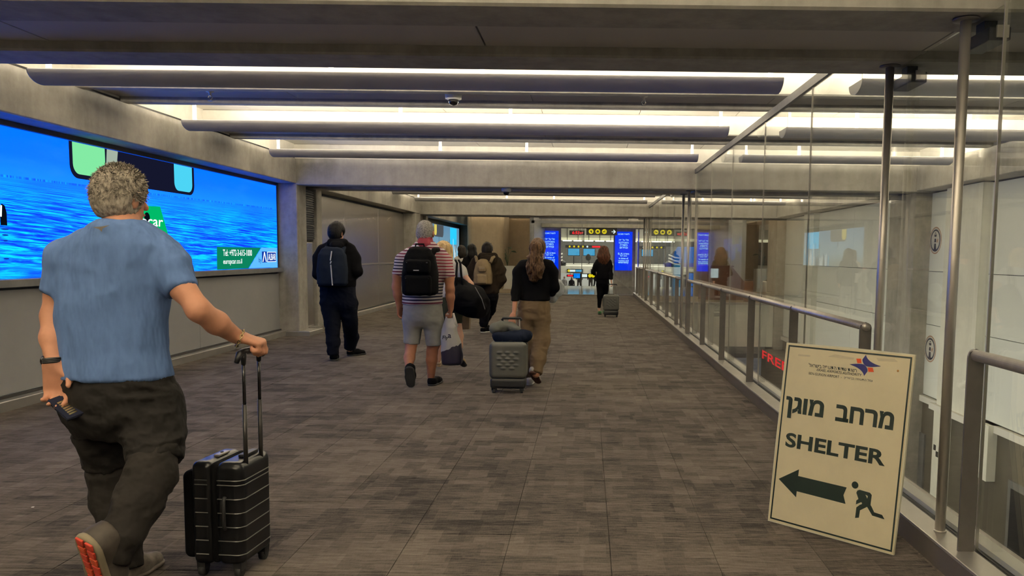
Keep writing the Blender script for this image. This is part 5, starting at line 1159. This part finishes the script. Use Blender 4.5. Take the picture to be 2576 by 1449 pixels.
# 4 ---- blonde woman mostly hidden behind him
p, hc, fr = person('blonde woman in a white short sleeved shirt, half hidden behind the striped man', 9.9, (1125, 920), .011, (1116, 634, 9.95, R1(-15), .98), 'skin_pale',
    torso=[(652, 1104, 1134, .06), (660, 1094, 1150, .09), (676, 1090, 1160, .11), (710, 1092, 1158, .11), (748, 1094, 1158, .12)],
    sleeves=[[(1100, 668, 9.9, 12), (1090, 680, 9.9, 12), (1084, 700, 9.88, 11)], [(1148, 668, 9.9, 13), (1160, 682, 9.9, 12.5), (1168, 698, 9.88, 11)]],
    arms=[[(1086, 695, 9.88, 8.5), (1082, 730, 9.9, 8), (1084, 765, 9.9, 6)], [(1166, 692, 9.88, 9), (1183, 716, 9.86, 8.5), (1190, 760, 10.15, 6)]],
    pelvis=[(742, 1094, 1158, .11), (770, 1092, 1162, .13), (790, 1093, 1162, .12)], legs=[[(1110, 792, 9.9, 17), (1109, 822, 9.9, 14)], [(1146, 792, 9.9, 17), (1148, 815, 9.9, 14)]],
    bare=[[(1109, 810, 9.9, 12), (1105, 850, 9.95, 10), (1104, 880, 9.95, 9), (1103, 908, 9.95, 5.5)], [(1148, 805, 9.9, 12), (1156, 845, 9.85, 10), (1155, 870, 9.8, 9.5), (1151, 898, 9.65, 5.5)]],
    hands=[(P3(1084, 766, 9.9), (0, .1, -1), (-1, 0, 0), (0, 1, 0), .4, .92, .3), (P3(1190, 762, 10.15), (0, .1, -1), (1, 0, 0), (0, 1, 0), 1.2, .92, .3)], top='white_cloth', bottom='olive', tf=.008, bf=.006, bname='shorts', seed=41)
s = SDF(hc - .3, hc + .2, .009); f, r, u, Rm = fr
s.ell(hc + u * .025, (.095, .108, .11), .02, Rm); s.chain([(hc - f * .03 + u * .02, .10), (hc - f * .06 - u * .08 + r * .02, .085), (hc - f * .07 - u * .17 + r * .05, .05)], .04, (f, .8)); s.chain([(hc - f * .02, .09), (hc - f * .05 - u * .13 - r * .04, .05)], .04)
s.clip(f * .9 - u * .4, hc + f * .05); s.build('hair', 'hair_blonde', p, fold=.014, fs=(24, 24, 7), seed=3)
M['tan_shoe'] = mat('tan_shoe', (.34, .24, .14), .7)
g = at(1103, 922, 9.93); shoe('shoe', (g[0], 9.9, 0), (g[0] - .03, 10.15, 0), (0, 0, 1), 'tan_shoe', 'tan_shoe', p, .040, .01, .03)
a = P3(1153, 902, 9.6); g = at(1160, 926, 9.6); shoe('shoe', (a[0], 9.58, a[2] - .01), (g[0] + .03, 9.72, .03), (0, .8, .5), 'tan_shoe', 'rubber', p, .045, .01, .03)
# duffel on her shoulder, paper bag, dark bag
df = thing('duffel_bag', 'big slouching black duffel bag carried by the blonde woman', 'bag', P3(1185, 795, 9.7))
s = SDF(np.array(P3(1120, 800, 9.7)) + [-.1, -.3, -.1], np.array(P3(1240, 690, 9.7)) + [.1, .3, .1], .012)
s.chain([(P3(1152, 722, 9.7), .10), (P3(1160, 745, 9.68), .165), (P3(1192, 760, 9.68), .17), (P3(1212, 772, 9.7), .095)], .06); s.cone(P3(1165, 770, 9.7), P3(1205, 775, 9.7), .10, .10, .06)
s.build('bag_body', 'pack_black', df, fold=.03, fs=(5, 5, 6), seed=12)
for o_ in (0, 8): MB().tube([P3(1146 + o_, 655, 9.78), P3(1150 + o_, 662, 9.70), P3(1148 + o_ * 1.5, 690, 9.62), P3(1148 + o_ * 2, 720, 9.60)], .014, 8).build('strap', 'pack_black', df, True)
MB().tube([P3(1195, 722, 9.52), P3(1212, 752, 9.50), P3(1220, 778, 9.56)], .004, 6).build('zipper', 'strap_grey', df)
M['kraft'] = mat('brown_paper', (.16, .115, .07), .7); pb = thing('paper_bag', 'brown paper bag with pale lettering under the black duffel', 'bag', P3(1170, 830, 10.2))
a, b = P3(1153, 829, 10.2), P3(1183, 786, 10.2); MB().quadbox([(a[0] + .01, 10.15, a[2]), (b[0] - .01, 10.15, a[2] + .01), (b[0] - .01, 10.29, a[2]), (a[0] + .01, 10.29, a[2]), (a[0], 10.14, b[2]), (b[0], 10.14, b[2]), (b[0], 10.30, b[2]), (a[0], 10.30, b[2])]).build('bag_body', 'kraft', pb)
for Y in (10.15, 10.29): MB().tube([(a[0] + .04, Y, b[2] - .01), (a[0] + .06, Y, b[2] + .06), (b[0] - .06, Y, b[2] + .06), (b[0] - .04, Y, b[2] - .01)], .004, 6).build('bag_handle', 'kraft', pb)
q = P3(1163, 815, 10.13); lettering('lettering', 'Timber', (q[0], 10.135, q[2]), (0, 0, 1), (-1, 0, 0), .11, .03, M['white_cloth'], pb, .01)

# 5 ---- person in brown puffer jacket with khaki backpack
p, hc, fr = person('person in dark brown puffer jacket and black trousers, walking ahead of the duffel', 14.3, (1218, 835), .014, (1226, 630, 14.35, R1(5), 1.08), 'skin_light',
    torso=[(644, 1212, 1242, .09), (650, 1198, 1250, .13), (668, 1190, 1256, .16), (700, 1188, 1256, .18), (725, 1192, 1256, .18), (738, 1196, 1254, .17)],
    sleeves=[[(1198, 660, 14.3, 13), (1187, 680, 14.3, 12.5), (1185, 712, 14.35, 10), (1194, 728, 14.5, 8)], [(1248, 660, 14.3, 13), (1258, 680, 14.3, 12.5), (1261, 704, 14.3, 11), (1253, 722, 14.35, 8)]],
    pelvis=[(730, 1196, 1252, .15), (745, 1198, 1252, .16)], legs=[[(1213, 748, 14.3, 19), (1219, 785, 14.3, 14), (1217, 812, 14.3, 10), (1216, 822, 14.3, 7)], [(1236, 748, 14.35, 17), (1234, 780, 14.6, 12), (1222, 806, 14.9, 8)]],
    hands=[(P3(1195, 728, 14.5), (.1, .2, -1), (-1, 0, 0), (0, 1, 0), .5, 1, .3), (P3(1252, 722, 14.35), (-.1, .1, -1), (1, 0, 0), (0, 1, 0), .5, 1.05, .3)], top='puffer', bottom='black_cloth', tf=.026, bf=.012, tname='puffer_jacket', topk=.06, seed=51)
shortcap('hair', hc, fr, 1.08, 'hair_dark', p, .012, .02, .004, -.05, 300, .03, 3)
q = P3(1226, 648, 14.2); s = SDF(q - .3, q + .3, .014); s.cone(P3(1214, 648, 14.25), P3(1240, 648, 14.25), .085, .085, .05).cone(P3(1220, 655, 14.15), P3(1234, 655, 14.15), .08, .08, .05); s.build('hood', 'puffer', p, fold=.02)
g = at(1216, 833, 14.28); shoe('shoe', (g[0] - .03, 14.28, 0), (g[0] + .12, 14.52, 0), (0, 0, 1), 'black_cloth', 'white_cloth', p, .05, .012, .06, 'white sole'); a = P3(1222, 808, 14.9); shoe('shoe', (a[0], 14.85, .0), (a[0] + .02, 15.13, .0), (0, 0, 1), 'black_cloth', 'white_cloth', p, .05, .012, .06)
backpack('khaki canvas backpack on the person in the brown puffer jacket', 1192, 1238, 652, 716, 14.02, .13, 'pack_khaki', pockets=((.2, .8, .04, .42), (.28, .72, .5, .72)), straps=[(1200, 660, 14.0, 1196, 646, 14.2), (1234, 660, 14.0, 1244, 646, 14.2)], topw=.6, handle=False, vox=.013)

# 6, 7 ---- two dark haired women further on
def longhair(hc, fr, sc, m_, p, length, w, vox, seed, fold=.012):
    f, r, u, Rm = fr; s = SDF(hc - np.array([.25, .25, length + .1]), hc + .2, vox); s.ell(hc + u * .024 * sc, (.092 * sc, .106 * sc, .108 * sc), .02, Rm)
    s.chain([(hc - f * .04 * sc, w * 1.0), (hc - f * .06 - u * length * .5, w * 1.15), (hc - f * .055 - u * length, w * .7)], .05, (f, .6)); s.clip(f * .9 - u * .35, hc + f * .05 * sc); s.build('hair', m_, p, fold=fold, fs=(26, 26, 6), seed=seed)
p, hc, fr = person('dark haired woman in a white top, standing between the blonde and the far screen', 20.4, (1160, 780), .018, (1161, 630, 20.4, R1(-30), 1.0), 'skin_pale',
    torso=[(643, 1152, 1170, .07), (650, 1145, 1178, .10), (675, 1147, 1176, .12), (700, 1148, 1176, .12)], sleeves=[[(1148, 653, 20.4, 6), (1142, 675, 20.4, 5.5), (1146, 690, 20.6, 4)], [(1174, 653, 20.4, 6), (1180, 675, 20.4, 5.5), (1176, 690, 20.6, 4)]],
    pelvis=[(698, 1148, 1176, .12), (718, 1147, 1177, .13)], legs=[[(1155, 720, 20.4, 8), (1154, 745, 20.4, 6.5), (1154, 773, 20.4, 5)], [(1169, 720, 20.4, 8), (1170, 745, 20.4, 6.5), (1170, 773, 20.4, 5)]],
    hands=[(P3(1146, 691, 20.6), (.3, .5, -.6), (-1, 0, 0), (0, 1, 0), .5, 1, .3), (P3(1176, 691, 20.6), (-.3, .5, -.6), (1, 0, 0), (0, 1, 0), .5, 1, .3)], top='white_cloth', bottom='navy_black', tf=.01, seed=61)
longhair(hc, fr, 1.05, 'hair_dark', p, .20, .09, .016, 2)
for x in (1154, 1170): g = at(x, 779, 20.35); shoe('shoe', (g[0], 20.3, 0), (g[0], 20.55, 0), (0, 0, 1), 'black_cloth', 'rubber', p, .045, .016)
p, hc, fr = person('dark haired woman in a black sweater and striped wide trousers, arm reaching left', 19.6, (1186, 780), .018, (1186, 627, 19.6, R1(-35), 1.02), 'skin_pale',
    torso=[(641, 1177, 1196, .07), (648, 1168, 1204, .10), (675, 1168, 1204, .13), (708, 1170, 1202, .13)], sleeves=[[(1172, 652, 19.6, 6.5), (1164, 668, 19.5, 6), (1152, 664, 19.5, 4.5)], [(1200, 652, 19.6, 6.5), (1206, 676, 19.6, 6), (1205, 700, 19.7, 4.5)]],
    pelvis=[(704, 1170, 1202, .13), (722, 1169, 1204, .14)], legs=[[(1178, 724, 19.6, 9.5), (1177, 750, 19.6, 9), (1176, 778, 19.6, 9)], [(1195, 724, 19.6, 9.5), (1196, 750, 19.6, 9), (1197, 778, 19.6, 9)]],
    hands=[(P3(1152, 664, 19.5), (-1, .2, .1), (0, -.5, 1), (0, 1, 0), .4, 1, .3), (P3(1205, 701, 19.7), (0, .1, -1), (1, 0, 0), (0, 1, 0), .4, 1, .3)], top='black_cloth', bottom='grey_stripe', tf=.012, bf=.02, tname='sweater', seed=71)
longhair(hc, fr, 1.05, 'hair_black', p, .30, .10, .016, 4)
for x in (1177, 1197): g = at(x, 783, 19.6); shoe('shoe', (g[0], 19.5, 0), (g[0], 19.75, 0), (0, 0, 1), 'white_cloth', 'white_cloth', p, .045, .016)

# 8 ---- woman with ponytail, khaki trousers and grey suitcase
w8 = P3(1291, 792, 8.42)
p, hc, fr = person('woman in black sweater and khaki trousers with a long brown ponytail, pulling luggage', 8.65, (1340, 965), .010, (1353, 627, 8.68, R1(14), .98), 'skin_light',
    torso=[(650, 1336, 1368, .055), (656, 1318, 1384, .085), (672, 1306, 1390, .11), (705, 1308, 1388, .115), (735, 1308, 1384, .115), (757, 1308, 1381, .125)],
    sleeves=[[(1316, 668, 8.65, 14), (1304, 685, 8.65, 13), (1298, 735, 8.58, 11), (1293, 786, 8.44, 8.5)], [(1380, 668, 8.65, 14), (1391, 685, 8.65, 12.5), (1395, 724, 8.65, 11), (1388, 740, 8.9, 9)]],
    pelvis=[(750, 1308, 1380, .12), (775, 1303, 1383, .135), (800, 1303, 1383, .13)],
    legs=[[(1325, 805, 8.65, 23), (1325, 860, 8.62, 19), (1330, 905, 8.66, 17), (1328, 952, 8.75, 16)], [(1361, 805, 8.65, 23), (1362, 855, 8.62, 21), (1353, 905, 8.5, 18), (1348, 940, 8.42, 16)]],
    hands=[(w8, (-.2, -.2, -1), (-.3, -1, 0), (-1, .3, 0), 1.1, .95, .5), (P3(1390, 740, 8.92), (.2, .9, .1), (.3, 0, -1), (-1, 0, 0), .8, .95, .3)], top='black_cloth', bottom='khaki', tf=.005, bf=.014, tname='sweater', seed=83, bvox=.008)
s = SDF(hc - np.array([.25, .3, .5]), hc + .2, .009); f, r, u, Rm = fr
s.ell(hc + u * .022, (.086, .102, .104), .02, Rm); s.clip(f * .9 - u * .4, hc + f * .05); s.clip(-u, hc - u * .07)
s.build('hair', 'hair_brown', p, fold=.004, fs=(30, 30, 10), seed=3)
s = SDF(np.array(P3(1345, 720, 8.5)) - [.2, .2, .1], np.array(P3(1345, 600, 8.5)) + [.2, .25, .1], .009)
s.chain([(P3(1350, 612, 8.58), .035), (P3(1347, 622, 8.50), .05), (P3(1345, 650, 8.50), .065), (P3(1346, 675, 8.50), .08), (P3(1345, 700, 8.51), .035)], .04, ((0, 1, 0), .7)).cone(P3(1338, 690, 8.5), P3(1336, 702, 8.5), .02, .008, .03).cone(P3(1355, 690, 8.5), P3(1358, 700, 8.5), .02, .008, .03)
s.build('ponytail', 'hair_brown', p, fold=.026, fs=(34, 34, 12), seed=9)
g = at(1330, 968, 8.58); shoe('shoe', (g[0], 8.58, 0), (g[0] + .02, 8.85, 0), (0, 0, 1), 'white_cloth', 'white_cloth', p, .045, .009, .05)
a = P3(1345, 938, 8.36); g = at(1348, 962, 8.36); M['sole_brown'] = mat('sole_brown', (.10, .045, .03), .7); shoe('shoe', (a[0] - .03, 8.36, a[2] - .0), (g[0] + .02, 8.55, .02), (.1, .65, .75), 'white_cloth', 'sole_brown', p, .045, .009, .05, 'reddish brown sole')
M['clear_bag'] = mat('pale_plastic', (.36, .39, .42), .3, vary=.3, scale=9); cb2 = thing('plastic_bag', 'pale grey plastic bag under the right arm of the ponytail woman', 'bag', P3(1398, 755, 8.95))
s = SDF(np.array(P3(1398, 755, 8.9)) - .3, np.array(P3(1398, 715, 8.9)) + .3, .011); s.chain([(P3(1402, 712, 8.95), .05), (P3(1400, 726, 8.95), .07), (P3(1388, 745, 8.92), .06)], .04); s.build('bag_body', 'clear_bag', cb2, fold=.03, fs=(9, 9, 9), seed=6)

def soft(name, label, cat, chain_, m_, fold, seed, fs=(6, 6, 8), flat_=None, vox=.009):
    pts = ch(chain_); A = np.array([q for q, r in pts]); rm = max(r for q, r in pts) + .06; t = thing(name, label, cat, A.mean(0)); s = SDF(A.min(0) - rm, A.max(0) + rm, vox); s.chain(pts, .04, flat_); s.build('body', m_, t, fold=fold, fs=fs, seed=seed); return t
M['shell_grey'] = mat('shell_grey', (.085, .085, .072), .42, vary=.06, scale=4)
def rolling(label, xl, xr, yt, yb, Y, handle_y, hx, depth=.24, vox=.007):
    g = at((xl + xr) / 2, yb, Y); a, b = at(xl, yb, Y), at(xr, yt, Y); x0, x1, zt = a[0], b[0], b[2]; cx = (x0 + x1) / 2; w = (x1 - x0) / 2; zb = .085 * zt / .62 + .02
    t = thing('suitcase', label, 'suitcase', (cx, Y, 0)); zh = zb + .055
    s = SDF((x0 - .03, Y - .04, zh - .02), (x1 + .03, Y + depth, zt + .03), vox); s.rbox((cx, Y + .055, (zh + zt) / 2), (w, .055, (zt - zh) / 2), .05)
    n = 0
    for i in range(6):
        for j in range(-2, 3):
            if (i + j) % 2: continue
            if abs(j) + i * .45 > 4.3: continue
            s.ell((cx + j * w * .22, Y - .001, zh + (zt - zh) * (.72 - i * .085)), (w * .15, .009, (zt - zh) * .028), .004)
    s.build('shell', 'shell_grey', t)
    s = SDF((x0 - .03, Y + .03, zh - .02), (x1 + .03, Y + depth + .03, zt + .03), vox * 1.3); s.rbox((cx, Y + .12 + (depth - .12) / 2, (zh + zt) / 2), (w, (depth - .10) / 2, (zt - zh) / 2), .05); s.build('shell', 'shell_grey', t)
    MB().box(cx - w + .006, cx + w - .006, Y + .105, Y + .128, zh + .02, zt - .02).build('zip_band', 'pack_black', t)
    s = SDF((x0 - .03, Y - .04, .0), (x1 + .03, Y + depth, zh + .06), vox); s.rbox((cx, Y + depth / 2 - .01, zb + .01), (w - .012, depth / 2 - .01, .055), .03); s.build('base', 'black', t)
    for x in (cx - w * .74, cx + w * .74):
        for yy in (Y + .035, Y + depth - .045):
            MB().tube([(x - .012, yy, .026), (x + .012, yy, .026)], .026, 14).build('wheel', 'rubber', t, True); MB().box(x - .022, x + .022, yy - .02, yy + .025, .03, zb).build('wheel_fork', 'black', t)
    yy = Y + depth - .03; hz = at(hx[0], handle_y, yy)[2]; h0, h1 = at(hx[0], handle_y, yy)[0], at(hx[1], handle_y, yy)[0]
    for x in (h0 + .02, h1 - .02): MB().tube([(x, yy, zt - .05), (x, yy, hz)], .008, 10).build('handle_tube', 'steel_dark', t, True)
    MB().tube([(h0, yy, hz - .025), (h0 + .01, yy, hz), (h1 - .01, yy, hz), (h1, yy, hz - .025)], .014, 10).build('grip', 'black', t, True)
    MB().tube([(cx - .07, Y + .08, zt - .005), (cx - .06, Y + .08, zt + .012), (cx + .06, Y + .08, zt + .012), (cx + .07, Y + .08, zt - .005)], .009, 8).build('top_handle', 'black', t, True)
    return t
rolling('grey green hard shell suitcase pulled by the ponytail woman, cushion on top', 1229, 1325, 862, 992, 8.05, 800, (1263, 1312))
soft('travel_cushion', 'grey neck cushion lying on the jacket over the near grey suitcase', 'cushion', [(1245, 827, 8.22, 14), (1262, 822, 8.26, 13), (1285, 823, 8.28, 12), (1300, 830, 8.24, 11)], 'grey_cushion', .01, 3)
soft('folded_jacket', 'crumpled navy jacket draped over the top of the near grey suitcase', 'jacket', [(1254, 850, 8.18, 14), (1275, 852, 8.2, 15), (1300, 850, 8.2, 16), (1320, 846, 8.2, 13), (1333, 842, 8.2, 6)], 'navy_jacket', .022, 8)
soft('jacket_sleeve', 'navy sleeve hanging beside the near grey suitcase', 'jacket', [(1322, 850, 8.2, 9), (1324, 870, 8.12, 7), (1322, 888, 8.1, 4)], 'navy_jacket', .014, 9) if False else None

# 9 ---- far woman with long auburn hair and suitcase
p, hc, fr = person('slim woman in black with long auburn hair, alone on the right ahead', 19.0, (1512, 790), .014, (1519, 634, 19.0, R1(0), 1.0), 'skin_pale',
    torso=[(648, 1510, 1528, .06), (653, 1502, 1535, .09), (668, 1499, 1536, .11), (685, 1501, 1533, .11), (703, 1500, 1533, .125)],
    sleeves=[[(1504, 658, 19.0, 6), (1498, 668, 19.0, 5.5), (1492, 684, 19.0, 5), (1496, 690, 19.25, 4)], [(1532, 658, 19.0, 6), (1536, 670, 19.0, 5.5), (1537, 690, 18.9, 5), (1538, 709, 18.75, 4)]],
    pelvis=[(700, 1501, 1532, .11), (714, 1500, 1533, .13)], legs=[[(1509, 718, 19.0, 9), (1509, 745, 19.0, 6.5), (1507, 775, 19.0, 4)], [(1524, 718, 19.0, 9), (1522, 745, 19.1, 6.5), (1520, 770, 19.3, 4)]],
    bare=[[(1507, 770, 19.0, 3.2), (1507, 784, 19.0, 3)]], hands=[(P3(1496, 690, 19.25), (.5, .8, 0), (0, 0, -1), (0, 1, 0), .6, 1, .3), (P3(1538, 710, 18.75), (.3, -.2, -1), (1, 0, 0), (0, -1, 0), 1.1, 1, .4)], top='black_cloth', bottom='black_cloth', tf=.008, bf=.005, tname='jacket', bname='leggings', seed=91)
longhair(hc, fr, 1.1, 'hair_auburn', p, .24, .125, .012, 6, .02)
M['shoe_green'] = mat('shoe_green', (.05, .16, .06), .7, vary=.4, scale=20); g = at(1508, 790, 18.98); shoe('shoe', (g[0], 18.95, .0), (g[0] + .03, 19.2, .0), (0, 0, 1), 'shoe_green', 'rubber', p, .045, .012, .06); g = at(1520, 785, 19.3); shoe('shoe', (g[0], 19.25, .0), (g[0] + .03, 19.5, .0), (0, 0, 1), 'shoe_green', 'rubber', p, .045, .012, .06)
rolling('grey hard shell suitcase pulled by the far woman with auburn hair', 1517, 1558, 742, 801, 18.2, 715, (1530, 1552), vox=.012)
